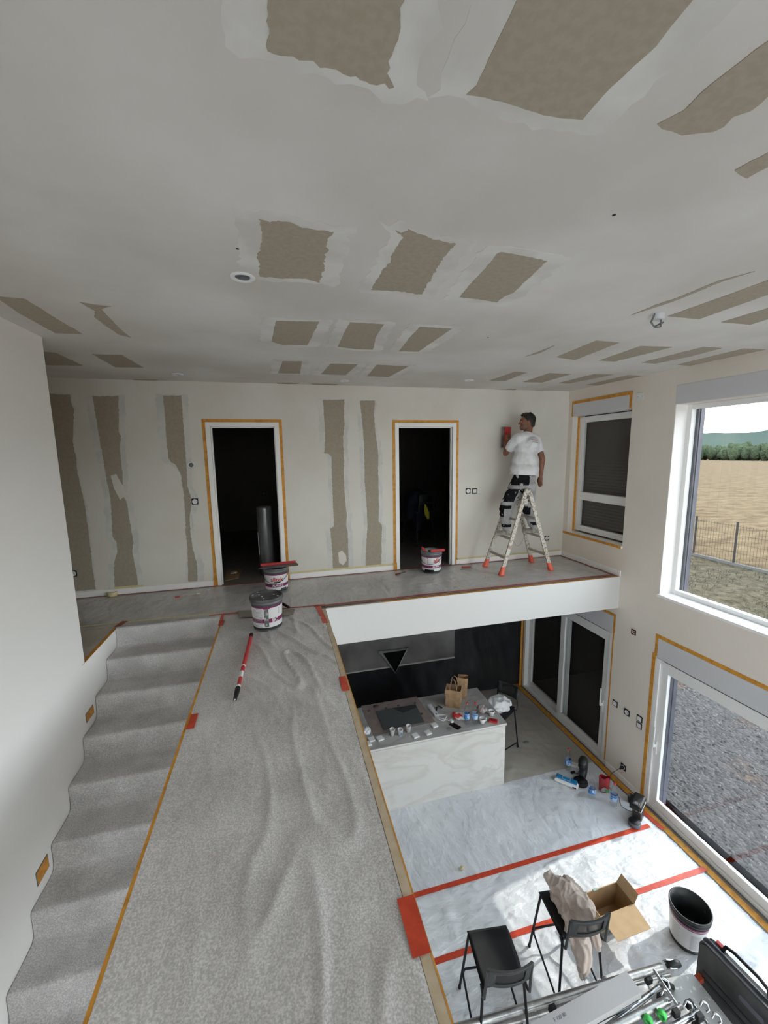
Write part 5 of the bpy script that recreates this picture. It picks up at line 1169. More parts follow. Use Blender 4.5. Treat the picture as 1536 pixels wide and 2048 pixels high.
body = [('s', hp(-.008, 0, .012), (.097, .076, .100), HR), ('s', hp(.030, 0, -.058), (.062, .056, .058), HR), ('s', hp(.070, 0, -.092), (.026, .028, .022), HR),
        ('c', hp(.078, 0, .020), hp(.104, 0, -.020), .013, .017), ('s', hp(.080, 0, .030), (.014, .045, .012), HR), ('s', hp(.090, 0, -.055), (.012, .022, .007), HR), ('s', hp(.088, 0, -.067), (.011, .019, .007), HR),
        ('s', hp(-.006, .076, -.012), (.020, .009, .032), HR), ('s', hp(-.006, -.076, -.012), (.020, .009, .032), HR), ('s', hp(.058, .040, -.025), (.022, .020, .022), HR), ('s', hp(.058, -.040, -.025), (.022, .020, .022), HR),
        ('c', hp(-.03, 0, -.06), Vector((3.378, 5.07, 1.87)), .053, .058),
        ('c', Vector((3.375, 5.065, 1.85)), shL, .06, .058), ('c', Vector((3.375, 5.065, 1.85)), shR, .06, .058),
        ('s', (3.365, 5.06, 1.70), (.165, .105, .19)), ('s', (3.34, 5.05, 1.45), (.145, .10, .20)), ('s', (3.33, 5.05, 1.25), (.15, .11, .13)),
        ('c', shL, elL, .052, .040), ('c', elL, wrL, .040, .027), ('c', shR, elR, .052, .040), ('c', elR, wrR, .040, .027),
        ('c', hipL, knL, .085, .058), ('c', knL, anL, .055, .038), ('c', hipR, knR, .085, .058), ('c', knR, anR, .055, .038),
        ('s', anL+Vector((-.035, .012, -.062)), (.07, .026, .018)), ('s', anR+Vector((-.035, .012, -.062)), (.07, .026, .018))]
# right hand, relaxed: palm, four fingers, thumb
d = Vector((-.10, -.02, -1)).normalized(); sd = Vector((.35, -.93, 0)).normalized(); fr = d.cross(sd)
pc = wrR+d*.055; body.append(('s', pc, (.018, .038, .048), Matrix((fr, sd, -d)).transposed())); body.append(('c', wrR, pc, .025, .024))
for k, (o_, l_) in enumerate(((-.030, .068), (-.010, .078), (.010, .072), (.029, .056))):
    b0 = pc+d*.035+sd*o_; b1 = b0+d*l_*.5-fr*.006; b2 = b1+(d-fr*.55).normalized()*l_*.5; body += [('c', b0, b1, .0092, .0085), ('c', b1, b2, .0085, .0068)]
b0 = pc-sd*.030-d*.015; body += [('c', b0, b0-sd*.020+d*.030-fr*.01, .012, .010), ('c', b0-sd*.020+d*.030-fr*.01, b0-sd*.022+d*.060-fr*.016, .010, .008)]
# left hand closed round the float's grip
gc = Vector((3.275, 5.40, 1.885)); body += [('c', wrL, gc+Vector((-.01, -.03, -.03)), .025, .028), ('s', gc+Vector((-.005, -.034, 0)), (.030, .017, .044))]
for k in range(4):
    z = -.032+.021*k; a0 = gc+Vector((-.030, -.030, z)); a1 = gc+Vector((-.034, .0, z+.003)); a2 = gc+Vector((-.012, .014, z+.004)); body += [('c', a0, a1, .0095, .009), ('c', a1, a2, .009, .0075)]
body += [('c', gc+Vector((.022, -.03, .02)), gc+Vector((.032, -.008, .045)), .011, .010), ('c', gc+Vector((.032, -.008, .045)), gc+Vector((.016, .012, .058)), .010, .008)]
M['stubble'] = mat('stubbled_skin', (.20, .10, .07), .7, col2=(.15, .075, .055), scale=60)
bo = blob('body', body, .0068, 'skin', person, 3, mats=['skin', 'stubble'], faces=lambda c, n: 1 if (c-HCt).dot(hu) < -.038 and (c-HCt).length < .16 and (c-HCt).dot(hf) > .0 and c.z > 1.94 else 0, loc=PL)
for s_ in (-1, 1):
    MB().lathe([(0, .007), (.005, .005), (.007, 0), (.005, -.005), (0, -.007)], 14).build('eye', 'whitep', person).location = hp(.080, s_*.031, .004)-PL
    MB().lathe([(0, .0035), (.004, .002), (.005, 0), (0, -.0035)], 10).build('iris', 'black', person).location = hp(.0850, s_*.032, .004)-PL
    MB().tube([hp(.088, s_*.014, .026)-PL, hp(.086, s_*.030, .031)-PL, hp(.074, s_*.046, .026)-PL], .0038, 6).build('eyebrow', 'hair', person)
hr = [('s', hp(-.022, 0, .030), (.100, .083, .098), HR), ('s', hp(.035, 0, .088), (.052, .056, .032), HR), ('s', hp(-.055, 0, -.035), (.056, .066, .060), HR)]
r0 = random.Random(9)
for k in range(26):
    a = r0.uniform(-.06, .075); b = r0.uniform(-.05, .05); base = hp(a, b, .098); hr.append(('c', base, base+hu*r0.uniform(.018, .034)+hf*.010+hs_*r0.uniform(-.01, .01), .010, .004))
hair = blob('hair', hr, .006, 'hair', person, 1, lambda c: .003*noise.noise((c+PL)*70), cut=[(hp(.018, 0, .020), (hf*.80-hu*.60)), (hp(0, 0, -.075), -hu)], loc=PL)
# T-shirt
sh = [('s', (3.37, 5.065, 1.72), (.185, .128, .185)), ('s', (3.345, 5.055, 1.56), (.185, .135, .17)), ('s', (3.335, 5.05, 1.42), (.215, .150, .13)), ('s', (3.33, 5.05, 1.34), (.225, .155, .12)),
      ('c', Vector((3.375, 5.07, 1.875)), shL, .078, .070), ('c', Vector((3.375, 5.07, 1.875)), shR, .078, .070), ('s', (3.380, 5.078, 1.915), (.068, .066, .042)),
      ('c', shL, shL.lerp(elL, .72), .072, .070, 0), ('c', shR, shR.lerp(elR, .66), .070, .066, 0), ('s', (3.40, 5.0, 1.78), (.12, .10, .10))]
shirt = blob('t_shirt', sh, .009, 'shirt', person, 3, lambda c: .014*noise.noise(Vector((c.x*12+c.z*5, c.y*9, c.z*5)))+.006*noise.noise(c*22), cut=[((3.33, 5.05, 1.352), (-.06, 0, -1))], loc=PL)
# print on the back, right shoulder blade
from mathutils.bvhtree import BVHTree
_bv = BVHTree.FromPolygons([v.co for v in shirt.data.vertices], [list(p_.vertices) for p_ in shirt.data.polygons])
def press(o):
    """lay a print onto the back of the shirt"""
    for v in o.data.vertices:
        h_ = _bv.ray_cast(Vector((v.co.x, v.co.y-.5, v.co.z)), Vector((0, 1, 0)))
        if h_[0]: v.co.y = h_[0].y-.0022
    return o
for txt, sz_, m_, px, py in (('Sarl Plaquiste', .0165, 'redprint', 1068.5, 879.5), ('ZI L. Ing W', .0185, 'anthr', 1068.5, 884.0)):
    p = hit(px, py, 'y', 4.935); me = text_mesh(txt, sz_, bold=True)
    me.transform(Matrix.Translation(p-PL) @ Matrix.Rotation(R_(90), 4, 'X') @ Matrix.Rotation(R_(-12), 4, 'Z'))
    me.materials.clear(); me.materials.append(M[m_]); o = bpy.data.objects.new('shirt_print', me); COL.objects.link(o); o.parent = shirt; press(o)
p = hit(1081, 886, 'y', 4.935)-PL; mb = MB(); ps = [Vector(v) for v in ((-.018, 0, -.018), (-.018, 0, .004), (0, 0, .024), (.018, 0, .004), (.018, 0, -.018))]
for i in range(4):
    a_, b_ = p+ps[i], p+ps[i+1]; d_ = (b_-a_).normalized(); w_ = Vector((-d_.z, 0, d_.x))*.0026
    for j in range(4): mb.quad(a_.lerp(b_, j/4)-w_, a_.lerp(b_, (j+1)/4)-w_, a_.lerp(b_, (j+1)/4)+w_, a_.lerp(b_, j/4)+w_)
press(mb.build('shirt_emblem', 'anthr', shirt, fix=False))
# work trousers with black pockets and bands
tr_ = [('s', (3.335, 5.055, 1.285), (.175, .125, .12)), ('s', (3.335, 5.05, 1.19), (.178, .135, .10)), ('c', hipL, knL, .112, .092), ('c', knL, anL, .088, .066), ('c', hipR, knR, .110, .090), ('c', knR, anR, .086, .066), ('s', (3.33, 5.0, 1.20), (.16, .12, .12))]
def trf(c, n):
    if 1.215 < c.z < 1.40 and c.x < 3.385-(1.36-c.z)*.55 and n.y < .5: return 1
    if .985 < c.z < 1.165 and c.x < 3.30-(1.165-c.z)*.5 and (c.x < 3.155-(1.165-c.z)*.15 or n.x < -.1) and n.y < .6: return 1
    if .885 < c.z < .935 and c.x < 3.11 and n.x < .75: return 1
    if .77 < c.z < .90 and c.x < 3.02 and n.x < -.3: return 1
    if .625 < c.z < .668: return 1 if (n.x < .75 if c.x < 3.3 else n.x > -.75) else 0
    if .98 < c.z < 1.3 and c.x > 3.48 and n.x > .75: return 1
    if .78 < c.z < .90 and 3.38 < c.x < 3.46 and n.x < -.2: return 1
    return 0
tro = blob('work_trousers', tr_, .004, 'pants', person, 3, lambda c: .012*noise.noise(Vector((c.x*8, c.y*8, (c.z)*17)))+.005*noise.noise(c*26), cut=[((3.3, 5, .592), (0, 0, -1))], mats=['pants', 'pblack'], faces=trf, loc=PL)
for an in (anL, anR):
    b = an+Vector((0, 0, -.06)); fd = Vector((-.93, .36, 0)).normalized(); Rm = Matrix((fd, fd.cross(Vector((0, 0, -1))), Vector((0, 0, 1)))).transposed()
    blob('shoe', [('s', b+fd*.03+Vector((0, 0, .0)), (.125, .045, .032), Rm), ('s', b+fd*.105+Vector((0, 0, -.004)), (.055, .045, .028), Rm), ('c', an+Vector((0, 0, .02)), b+Vector((0, 0, .01)), .046, .046), ('b', b+fd*.03+Vector((0, 0, -.026)), (.125, .038, .009), Rm)], .007, mat('worn_shoe', (.42, .40, .36), .8, col2=(.25, .23, .2), scale=25), person, 2, loc=PL)
t = thing('plastering_trowel', 'red and grey plastering trowel held against the wall by the person', 'trowel', gc)
MB().bbox(-.085, .065, .042, .046, -.15, .155, .001).build('blade', 'alu', t); MB().bbox(-.035, .062, .020, .042, -.085, .150, .004).build('spine', 'redp', t); MB().tube([(0, .018, .075), (0, -.004, .055), (0, -.004, -.055), (0, .018, -.075)], .012, 10).build('grip', 'redp', t)

# ================================================================== THINGS ON THE UPPER FLOOR
a, b = hit(503, 1268, 'z', .03), hit(470, 1399, 'z', .03)
t = thing('extension_pole', 'red telescopic pole with black ends lying on the footbridge', 'pole', a)
v = b-a; P_ = lambda f: v*f
MB().tube([P_(.06), P_(.60)], .0165, 14).build('outer_tube', 'redp', t); MB().tube([P_(.58), P_(.86)], .0145, 14).build('inner_tube', 'redp', t)
MB().tube([P_(0), P_(.01), P_(.07)], [.014, .0175, .0175], 14).tube([P_(.86), P_(.90), P_(1.0)], [.018, .018, .012], 14).build('end_grips', 'black', t)
MB().tube([P_(.845), P_(.865)], .019, 14).tube([P_(.655), P_(.735)], .0152, 14).tube([P_(.565), P_(.585)], .0175, 14).tube([P_(.99), P_(1.005)], .006, 8).build('stickers', 'whitep', t)
p = hit(225, 1191, 'z', .006); t = thing('tape_roll', 'roll of pale yellow masking tape with a loose end by the back wall', 'tape roll', p)
MB().lathe([(.038, 0), (.055, 0), (.056, .002), (.056, .046), (.055, .048), (.038, .048), (.038, 0)], 28).build('roll', 'yellow', t)
mb = MB(); pp = [(-.02, .052), (-.15, .085), (-.30, .085), (-.42, .12), (-.55, .135)]
for (x0, y0), (x1, y1) in zip(pp[:-1], pp[1:]): mb.quad((x0, y0, .003), (x1, y1, .003), (x1, y1, .048), (x0, y0, .048))
mb.build('loose_end', 'yellow', t, fix=False)
a, b = hit(350, 1194, 'z', .016), hit(400, 1187, 'z', .016); v = b-a
t = thing('paint_brush', 'thin paint brush lying near the left doorway', 'brush', a)
MB().tube([v*0, v*.15, v*.2], [.009, .010, .006], 8).build('handle_end', 'redp', t); MB().tube([v*.2, v*.75], .005, 8).build('handle', 'beige', t); MB().tube([v*.75, v*.86], .009, 8).build('ferrule', 'steel', t); MB().tube([v*.86, v*1.0], [.009, .012], 8).build('bristles', 'yellow', t)
a, b = hit(792, 1149, 'z', .016), hit(806, 1145, 'z', .016); v = (b-a)*1.1
t = thing('screwdriver', 'small dark red screwdriver lying before the right doorway', 'screwdriver', a)
MB().tube([v*0, v*.55], [.013, .011], 10).build('handle', mat('dark_red_handle', (.12, .02, .02), .4), t); MB().tube([v*.55, v*1.25], .004, 6).build('shank', 'darkg', t)
p = hit(932, 1138, 'z', .006); t = thing('wide_scraper', 'wide scraper with a dull red back lying between bucket and ladder', 'scraper', p, R_(-8))
MB().prism([(-.10, -.03), (.09, -.03), (.07, .04), (-.05, .04)], 'z', .002, .006).build('blade', 'rung', t); MB().bbox(-.05, .085, .030, .048, .002, .028, .004).build('back', 'redd', t)
q = [hit(x, y, 'z', .03) for x, y in ((478, 1233), (562, 1221), (586, 1228), (590, 1217), (598, 1213), (560, 1214), (476, 1220))]
t = thing('cardboard_offcut', 'flat grey-brown cardboard offcut under the edge tape behind the lidded bucket', 'cardboard', (q[0].x, q[0].y, .022))
MB().prism([(x.x-q[0].x, x.y-q[0].y) for x in (q[0], q[2], q[3], q[6])], 'z', 0, .003).build('sheet', mat('grey_brown_card', (.27, .24, .20), .8), t)
a, b = hit(563, 1206, 'z', .03), hit(577, 1214, 'z', .03); v = b-a; t = thing('black_knife', 'black knife handle lying behind the lidded bucket', 'knife', a)
MB().tube([v*-.1, v*.3, v*1.1], [.012, .017, .012], 10).build('handle', 'black', t); MB().tube([v*-.8, v*-.1], .004, 6).build('blade', 'steel', t)

# bedrooms beyond the doorways
t = thing('plastic_film_roll', 'tall roll of dull plastic film standing inside the left bedroom', 'film roll', (-.235, 5.86, .0), 0)
MB().lathe([(0, 0), (.10, 0), (.102, .02), (.101, .95), (.097, .97), (.03, .97), (.028, .96)], 36).build('film', mat('dull_rolled_film', (.07, .07, .072), .3, col2=(.16, .16, .165), scale=9, stretch=(1, 1, .12), coat=.5), t)
MB().tube([(-.09, -.06, .30), (-.095, -.06, .62)], .004, 6).build('loose_edge', 'pvcg', t)
c4 = [hit(x, y, 'z', .0) for x, y in ((452, 1162), (478, 1157), (472, 1142), (447, 1140))]
t = thing('cardboard_sheet', 'brown cardboard sheet on the floor inside the left doorway', 'cardboard', (-.72, 5.95, .0)); MB().prism([(-.09, -.28), (.10, -.20), (.11, .24), (-.10, .25)], 'z', 0, .006).build('sheet', 'cardi', t)
o = crumple('crumpled_wrapper', 'small crumpled shiny wrapper on the cardboard in the left bedroom', 'wrapper', (-.70, 5.98, .007), (.05, .04, .02), mat('foil', (.35, .30, .26), .3), 44)
st2 = make_stool('dark high stool with a jacket over it in the right bedroom', (2.45, 7.02, 0), R_(18), None)
jk = [('s', (2.44, 6.98, .80), (.22, .17, .20)), ('c', (2.30, 6.95, .85), (2.24, 6.90, .55), .09, .06), ('c', (2.58, 7.0, .88), (2.70, 6.97, .70), .09, .07), ('c', (2.42, 6.88, .75), (2.38, 6.86, .35), .10, .07), ('s', (2.42, 7.0, .96), (.13, .12, .06))]
jacket = blob('jacket', jk, .016, 'navy', None, 2, lambda c: .018*noise.noise(c*10), loc=(2.44, 6.98, .3)); tag(jacket, 'dark navy jacket hung over the stool in the right bedroom', 'jacket')
gv = blob('yellow_glove', [('c', (2.50, 6.78, .74), (2.53, 6.78, .60), .022, .045), ('c', (2.53, 6.78, .60), (2.55, 6.78, .52), .045, .030), ('s', (2.50, 6.78, .77), (.02, .015, .02))], .009, 'hivis', None, 1, lambda c: .007*noise.noise(c*30), loc=(2.52, 6.78, .52)); tag(gv, 'yellow glove or cloth hanging from the jacket in the right bedroom', 'cloth')

# ================================================================== THINGS ON THE LOWER FLOOR
LZ = L+.012
# capsule coffee maker in front
t = thing('capsule_coffee_maker', 'black capsule coffee maker on the sheet by the near sliding door', 'coffee maker', (4.02, 3.47, LZ), R_(-150))
# local +x is its front
MB().bbox(-.14, -.02, -.055, .055, 0, .245, .018).build('body', mat('dark_bronze_plastic', (.05, .045, .045), .35), t)
MB().bbox(-.15, -.135, -.05, .05, .01, .25, .005).build('water_tank', 'clear', t)
MB().bbox(-.145, .105, -.064, .064, .215, .290, .022).build('brew_head', 'black', t)
MB().bbox(-.12, .10, -.0648, .0648, .222, .228, .001).build('chrome_line', 'alu', t)
MB().bbox(.02, .09, -.035, .035, .287, .294, .003).build('lever', 'darkg', t); MB().bbox(.04, .075, -.018, .018, .2935, .2955, .0005).build('nameplate', 'greyp', t)
MB().lathe([(0, 0), (.068, 0), (.070, .006), (.070, .040), (.064, .046), (0, .046)], 32, (.06, 0, 0)).build('drip_tray', 'anthr', t)
MB().lathe([(0, .0505), (.058, .0505), (.062, .047), (.062, .044)], 32, (.06, 0, 0)).build('tray_grid', 'black', t); MB().tube([(.065, 0, .215), (.065, 0, .19)], .012, 10).build('spout', 'black', t)
# arched round coffee maker
t = thing('round_coffee_maker', 'black arched coffee maker with a round base near the wall', 'coffee maker', (3.86, 4.20, LZ), R_(-140))
MB().lathe([(0, 0), (.085, 0), (.092, .010), (.090, .035), (.080, .045), (0, .045)], 32, (.10, 0, 0)).build('round_tray', 'black', t)
arch = [(-.02, 0, .01), (-.075, 0, .06), (-.10, 0, .13), (-.085, 0, .20), (-.035, 0, .255), (.025, 0, .265), (.06, 0, .235)]
MB().tube(arch, [.048, .052, .052, .054, .058, .060, .045], 20).build('arched_body', 'darkg', t)
MB().lathe([(0, -.055), (.035, -.045), (.052, 0), (.045, .04), (0, .046)], 24, (.055, 0, .225)).build('head', 'black', t)
MB().tube([(.07, 0, .23), (.075, 0, .175)], [.03, .018], 14).build('nozzle', 'black', t); MB().lathe([(0, 0), (.055, 0), (.055, .006), (0, .008)], 24, (.10, 0, .046)).build('tray_grid', 'blackm', t)
a = lo_at(870, 1500); pl = lo_at(760, 1480)
o = thing('power_cable', 'loose black plug and cable of the arched coffee maker', 'cable', (pl.x, pl.y, LZ))
MB().tube([(0, 0, .008), (.03, -.03, .006), (.07, -.02, .006), (.12, .02, .006), (3.88-pl.x, 4.30-pl.y, .008)], .0035, 6).build('cord', 'cable', o); MB().bbox(-.05, .012, -.014, .014, .0, .028, .005).build('plug', 'black', o)
pts = [Vector((R-.045, 4.02, -2.62)), Vector((R-.10, 4.01, -2.625)), Vector((R-.22, 4.00, -2.66)), Vector((R-.30, 3.96, -2.74)), Vector((R-.30, 3.90, -2.80)), Vector((R-.27, 3.80, LZ+.006)), Vector((R-.34, 3.70, LZ+.006)), Vector((R-.30, 3.60, LZ+.006)), Vector((4.16, 3.54, LZ+.02))]
o = thing('appliance_cord', 'black cord from the low wall socket to the capsule coffee maker', 'cable', (R-.22, 4.0, LZ)); c0 = Vector(o.location)
def smooth_pts(ps, n=5):
    out = []
    for i in range(len(ps)-1):
        p0, p1, p2, p3 = ps[max(i-1, 0)], ps[i], ps[i+1], ps[min(i+2, len(ps)-1)]
        for k in range(n): u = k/n; out.append(.5*((2*p1)+(-p0+p2)*u+(2*p0-5*p1+4*p2-p3)*u*u+(-p0+3*p1-3*p2+p3)*u**3))
    return out+[ps[-1]]
MB().tube([p-c0 for p in smooth_pts(pts)], .0038, 6).build('cord', 'cable', o); MB().tube([pts[0]-c0+Vector((.036, 0, 0)), pts[0]-c0+Vector((.01, 0, 0)), pts[1]-c0+Vector((.03, 0, 0))], [.021, .020, .010], 14).build('plug', 'black', o)
# wipes packet
a, b = lo_at(640, 1560), lo_at(800, 1625); mid = (lo_at(640, 1590)+lo_at(800, 1600)+lo_at(720, 1530))/3; ang = math.atan2(b.y-a.y, b.x-a.x)
t = thing('wipes_packet', 'blue and white packet of wipes lying in front of the coffee makers', 'packet', (3.60, 4.19, LZ), ang)
MB().bbox(-.15, .15, -.060, .045, 0, .045, .018).build('packet_body', 'whitep', t); MB().bbox(-.135, .13, -.028, .052, .030, .060, .013).build('blue_top', mat('blue_wrapper', (.02, .20, .42), .35), t)
MB().box(-.055, .045, -.022, -.018, .0602, .0612).box(-.055, .045, .036, .04, .0602, .0612).box(-.055, -.051, -.022, .04, .0602, .0612).box(.041, .045, -.022, .04, .0602, .0612).build('flap_outline', 'whitep', t)
MB().bbox(.085, .13, -.0612, -.058, .012, .030, .0005).build('dark_print', 'navy', t)
t = thing('white_carton', 'small white carton behind the arched coffee maker', 'box', (3.93, 4.40, LZ), R_(-40)); MB().bbox(-.075, .075, -.035, .035, 0, .04, .006).build('carton_body', 'whitep', t); MB().bbox(-.05, .05, -.02, .02, .04, .042, .0008).build('cover', 'pvc', t)
# red capsule bag
t = thing('red_bag', 'open red capsule bag with green and silver print beside the water bottles', 'bag', (4.00, 3.96, LZ), R_(-30))
mb = MB(); n = 5; rings = []
for k in range(n+1):
    z = .20*k/n; w = .062*(1+.12*k/n); dd = .045*(1-.25*k/n)
    rings.append([Vector((w*math.cos(a), dd*math.sin(a)*(1+.15*math.sin(3*a)), z+(.012*math.sin(4*a) if k == n else 0)))+Vector((1, 1, 0))*.005*noise.noise(Vector((a*2, z*20, 0))) for a in (i*2*PI/20 for i in range(20))])
vs = [v for r_ in rings for v in r_]; mb.add(vs, [(k*20+i, k*20+(i+1) % 20, (k+1)*20+(i+1) % 20, (k+1)*20+i) for k in range(n) for i in range(20)], 0, True); mb.f.append(list(range(20))); mb.m.append(0); mb.sm.append(False)
mb.build('bag_body', mat('red_foil', (.34, .02, .025), .25, coat=.5), t, fix=False)
MB().prism([(-.05, .02), (.045, .015), (.05, .055), (-.01, .085), (-.048, .05)], 'y', -.056, -.0535).build('silver_print', 'alu', t); MB().prism([(-.005, .02), (.05, .02), (.05, .06), (.01, .055)], 'y', -.058, -.0562).build('green_print', mat('green_print', (.08, .32, .08), .4), t)
t = thing('dark_mug', 'small dark cup standing against the wall by the orange floor tape', 'cup', (4.20, 3.72, LZ)); MB().lathe([(0, 0), (.036, 0), (.042, .075), (.042, .08), (.038, .08), (.034, .01), (0, .01)], 24).build('cup_body', 'darkg', t); MB().tube([(.038, 0, .065), (.065, 0, .06), (.065, 0, .03), (.036, 0, .018)], .005, 8).build('handle', 'darkg', t)
p = hit(924, 1738, 'z', LZ); crumple('yellow_paper_ball', 'small crumpled yellow tape ball on the lower floor sheet', 'tape', p, (.022, .022, .018), 'yellow', 51, .5)

# ---------------------------------------------------------------- scaffold parts in the foreground
def sp_(px, py, h): return hit(px, py, 'z', L+h)
scf = thing('scaffold_bundle', 'bundle of aluminium scaffold frames with castors on the lower floor', 'scaffold', (2.2, 2.0, LZ)); s0 = Vector(scf.location)
def tb(name, a, b, r, m='alu', n=14, ext=0.0):
    a = Vector(a); b = Vector(b); a = a-(b-a).normalized()*ext
    return MB().tube([a-s0, b-s0], r, n).build(name, m, scf)
tb('tube', sp_(963, 2042, .36), sp_(1324, 1934, .36), .027, ext=.3)
tb('tube', sp_(1000, 2050, .24), sp_(1200, 1985, .24), .025, ext=.3)
tb('tube', sp_(1150, 2062, .30), sp_(1272, 1998, .30), .022, 'steel', ext=.35)
tb('tube', sp_(1205, 2062, .28), sp_(1318, 1975, .28), .020, 'steel', ext=.2)
tb('tube', sp_(1225, 2056, .34), sp_(1335, 2000, .34), .027, ext=.4)
tb('tube', sp_(1265, 2075, .30), sp_(1362, 2012, .30), .020, ext=.4)
tb('tube', sp_(1300, 2080, .30), sp_(1398, 2024, .30), .020, 'steel', ext=.4)
tb('tube', sp_(1340, 2095, .28), sp_(1405, 2050, .28), .018, ext=.3)
tb('brace', sp_(1308, 1940, .42), sp_(1354, 2010, .42), .012, 'steel')
tb('brace', sp_(1150, 2000, .10), sp_(1340, 1950, .10), .014)
tb('brace', sp_(1100, 2052, .12), sp_(1060, 2010, .30), .016)
tb('brace', sp_(1380, 2000, .30), sp_(1416, 2048, .30), .012, 'steel')
for (px, py, h) in ((1105, 2018, .40), (1297, 1960, .33), (1322, 1994, .33), (1378, 2008, .33), (1352, 2026, .33), (1399, 2034, .36), (1260, 1972, .30), (1392, 2052, .30), (1240, 2004, .30)):
    p = sp_(px, py, h)-s0; MB().bbox(p.x-.028, p.x+.028, p.y-.018, p.y+.018, p.z-.025, p.z+.025, .006).build('clamp', 'black', scf)
for (px, py) in ((1324, 2030), (1296, 2040)):
    p = sp_(px, py, .36)-s0; o = MB().lathe([(.020, -.018), (.030, -.018), (.030, .018), (.020, .018)], 16).build('green_collar', 'greenp', scf); o.location = p; o.rotation_euler = (R_(90), 0, R_(-60))
def hook(px, py, h, s_=1.0):
    p = sp_(px, py, h)-s0; o = MB().tube([(.0, 0, 0), (.03*s_, 0, .035*s_), (.07*s_, 0, .02*s_), (.075*s_, 0, -.02*s_), (.045*s_, 0, -.035*s_)], .009, 8).build('snap_hook', 'steel', scf); o.location = p; o.rotation_euler = (R_(-40), 0, R_(-20))
for q_ in ((1318, 1966, .36, 1), (1322, 1990, .40, 1), (1368, 2012, .36, .8), (1400, 2012, .36, .8), (1424, 2036, .33, .8), (1205, 1962, .30, .6)): hook(*q_)
def caster(px, py, h, r=.055, sc=1.0, rz=0.0):
    p = sp_(px, py, h)-s0; o = bpy.data.objects.new('castor', None); COL.objects.link(o); o.parent = scf; o.location = p; o.rotation_euler = (R_(20), 0, rz); o.scale = (sc,)*3
    w = MB().lathe([(.020, -.016), (r-.008, -.018), (r, -.012), (r, .012), (r-.008, .018), (.020, .016)], 28).build('wheel', 'darkg', o); w.rotation_euler = (R_(90), 0, 0)
    MB().prism([(-.085, .02), (-.06, .045), (.01, .018), (.014, -.010), (-.03, -.02), (-.08, -.01)], 'y', -.028, -.021).prism([(-.085, .02), (-.06, .045), (.01, .018), (.014, -.010), (-.03, -.02), (-.08, -.01)], 'y', .021, .028).build('fork', 'steel', o)
    h2 = MB().lathe([(0, -.02), (.018, -.02), (.018, .02), (0, .02)], 14).build('hub', 'steel', o); h2.rotation_euler = (R_(90), 0, 0)
caster(1347, 1930, .38, .06, 1.0, R_(-10)); caster(1208, 1962, .12, .045, .8, R_(10)); caster(1338, 1972, .22, .05, .8, R_(-30))
# closed metal beam lying over the tubes
bq = [sp_(1258, 1950, .44), sp_(1277, 1975, .44), sp_(1074, 2048, .44), sp_(1134, 2062, .44)]
t = thing('box_section', 'long grey-white box section lying on top of the scaffold tubes', 'beam', (0, 0, 0)); bl_ = (bq[0]+bq[1])/2; br_ = (bq[2]+bq[3])/2; dv = (br_-bl_).normalized(); br2 = br_+dv*.35
sdv = dv.cross(Vector((0, 0, 1))).normalized()*.068; t.location = (bl_.x, bl_.y, L+.36)
T0 = Vector(t.location); mb = MB(); A = [bl_+sdv, bl_-sdv, br2-sdv, br2+sdv]; bz = Vector((0, 0, -.055)); B2 = [a_-T0 for a_ in A]+[a_-T0+bz for a_ in A]
mb.add(B2, [(0, 1, 2, 3), (7, 6, 5, 4), (0, 4, 5, 1), (1, 5, 6, 2), (2, 6, 7, 3), (3, 7, 4, 0)]); mb.build('beam_body', mat('primer_grey_metal', (.52, .505, .50), .45, metal=.0), t)
mp_ = sp_(1120, 2034, .441)-T0; flat_text('F 120 80', .030, Matrix.Translation(mp_) @ Matrix.Rotation(math.atan2(-dv.y, -dv.x), 4, 'Z'), 'anthr', t, 'printed_number')
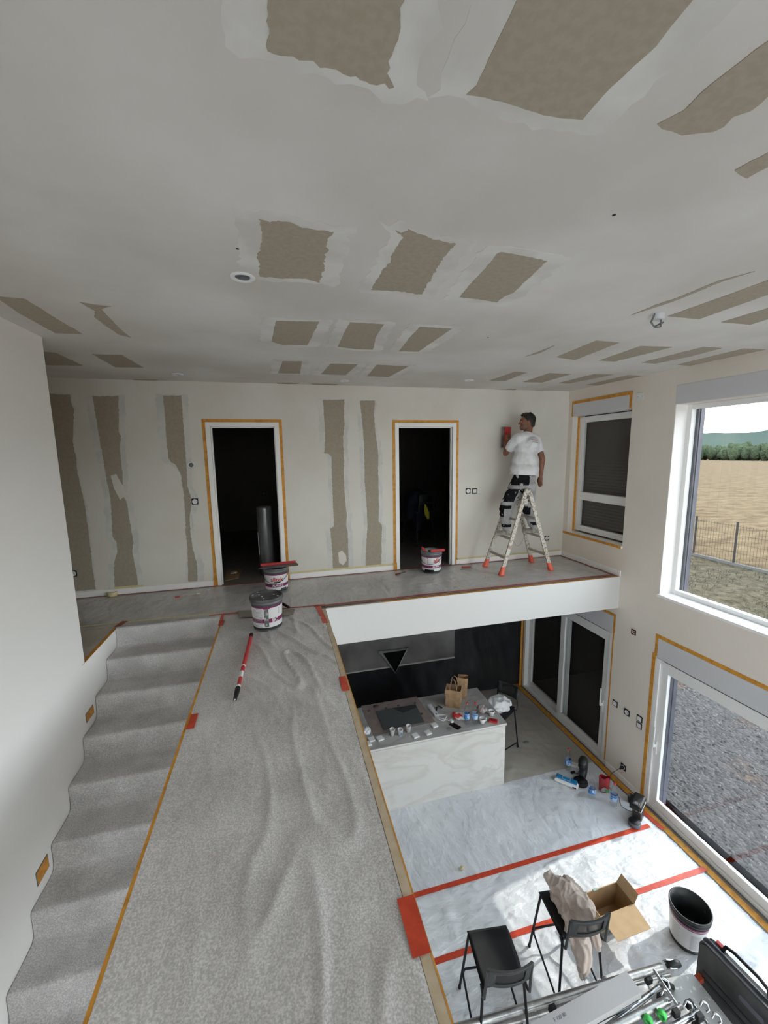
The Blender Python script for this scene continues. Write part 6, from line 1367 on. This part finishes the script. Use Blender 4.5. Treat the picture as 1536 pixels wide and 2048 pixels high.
# aluminium deck plate
dq = [sp_(1385, 1946, .22), sp_(1475, 2060, .22), sp_(1330, 2090, .22), sp_(1296, 1962, .22)]
t = thing('deck_plate', 'scratched aluminium deck plate beneath the scaffold tubes', 'plate', (dq[0].x-.2, dq[0].y-.1, L+.18)); T0 = Vector(t.location)
MB().prism([(q_.x-T0.x, q_.y-T0.y) for q_ in dq], 'z', 0, .035).build('plate', mat('speckled_aluminium', (.40, .39, .37), .4, metal=.5, col2=(.62, .62, .60), scale=28, lo=.58, hi=.66), t)
for f_ in (.25, .6): MB().bbox(-.45, -.05, -.02-.3*f_, .02-.3*f_, -.165, 0, .003).build('support', 'anthr', t)
# black tool case on edge
a, b = sp_(1389, 1880, .47), sp_(1536, 2036, .47); d = (b-a).normalized(); ang = math.atan2(d.y, d.x); ln = (b-a).length*1.7
t = thing('tool_case', 'black moulded tool case standing on its edge by the scaffold, red catches', 'tool case', (a.x+.06, a.y, LZ), ang)
def rrect(x0, x1, z0, z1, r, n=5):
    out = []
    for cx, cz, a0 in ((x1-r, z1-r, 0), (x0+r, z1-r, 90), (x0+r, z0+r, 180), (x1-r, z0+r, 270)):
        for k in range(n+1): a_ = R_(a0+90*k/n); out.append((cx+r*math.cos(a_), cz+r*math.sin(a_)))
    return out
MB().prism(rrect(0, ln, 0, .46, .05), 'y', 0, .012).prism(rrect(.012, ln-.012, .012, .448, .045), 'y', -.008, .05).build('case_shell', mat('scuffed_black_plastic', (.035, .035, .036), .5, col2=(.07, .07, .07), scale=6), t)
MB().prism(rrect(.01, ln-.01, .01, .45, .05), 'y', .057, .10).prism(rrect(.03, ln-.03, .03, .43, .05), 'y', .10, .115).build('lid_shell', 'black', t)
MB().prism(rrect(-.004, ln+.004, -.0, .466, .052), 'y', .047, .057).build('rim_seam', 'anthr', t)
MB().prism(rrect(.30, .46, .30, .345, .02), 'y', -.0105, -.006).build('grip_slot', 'anthr', t)
MB().tube([(.12, .08, .45), (.14, .085, .51), (.20, .085, .53), (.36, .085, .53), (.42, .085, .51), (.44, .08, .45)], .013, 10).build('carry_handle', 'black', t)
for x in (.06, .52): MB().bbox(x, x+.05, .09, .125, .40, .46, .005).build('catch', 'redp', t)
for x, z in ((.02, .10), (.46, .06)): MB().bbox(x, x+.05, -.07, -.001, z, z+.045, .006).build('orange_bracket', mat('orange_red_bracket', (.45, .07, .03), .5), t)
MB().bbox(.05, ln-.05, -.014, -.006, .12, .15, .002).bbox(.05, ln-.05, -.014, -.006, .20, .215, .002).build('moulded_rib', 'darkg', t)
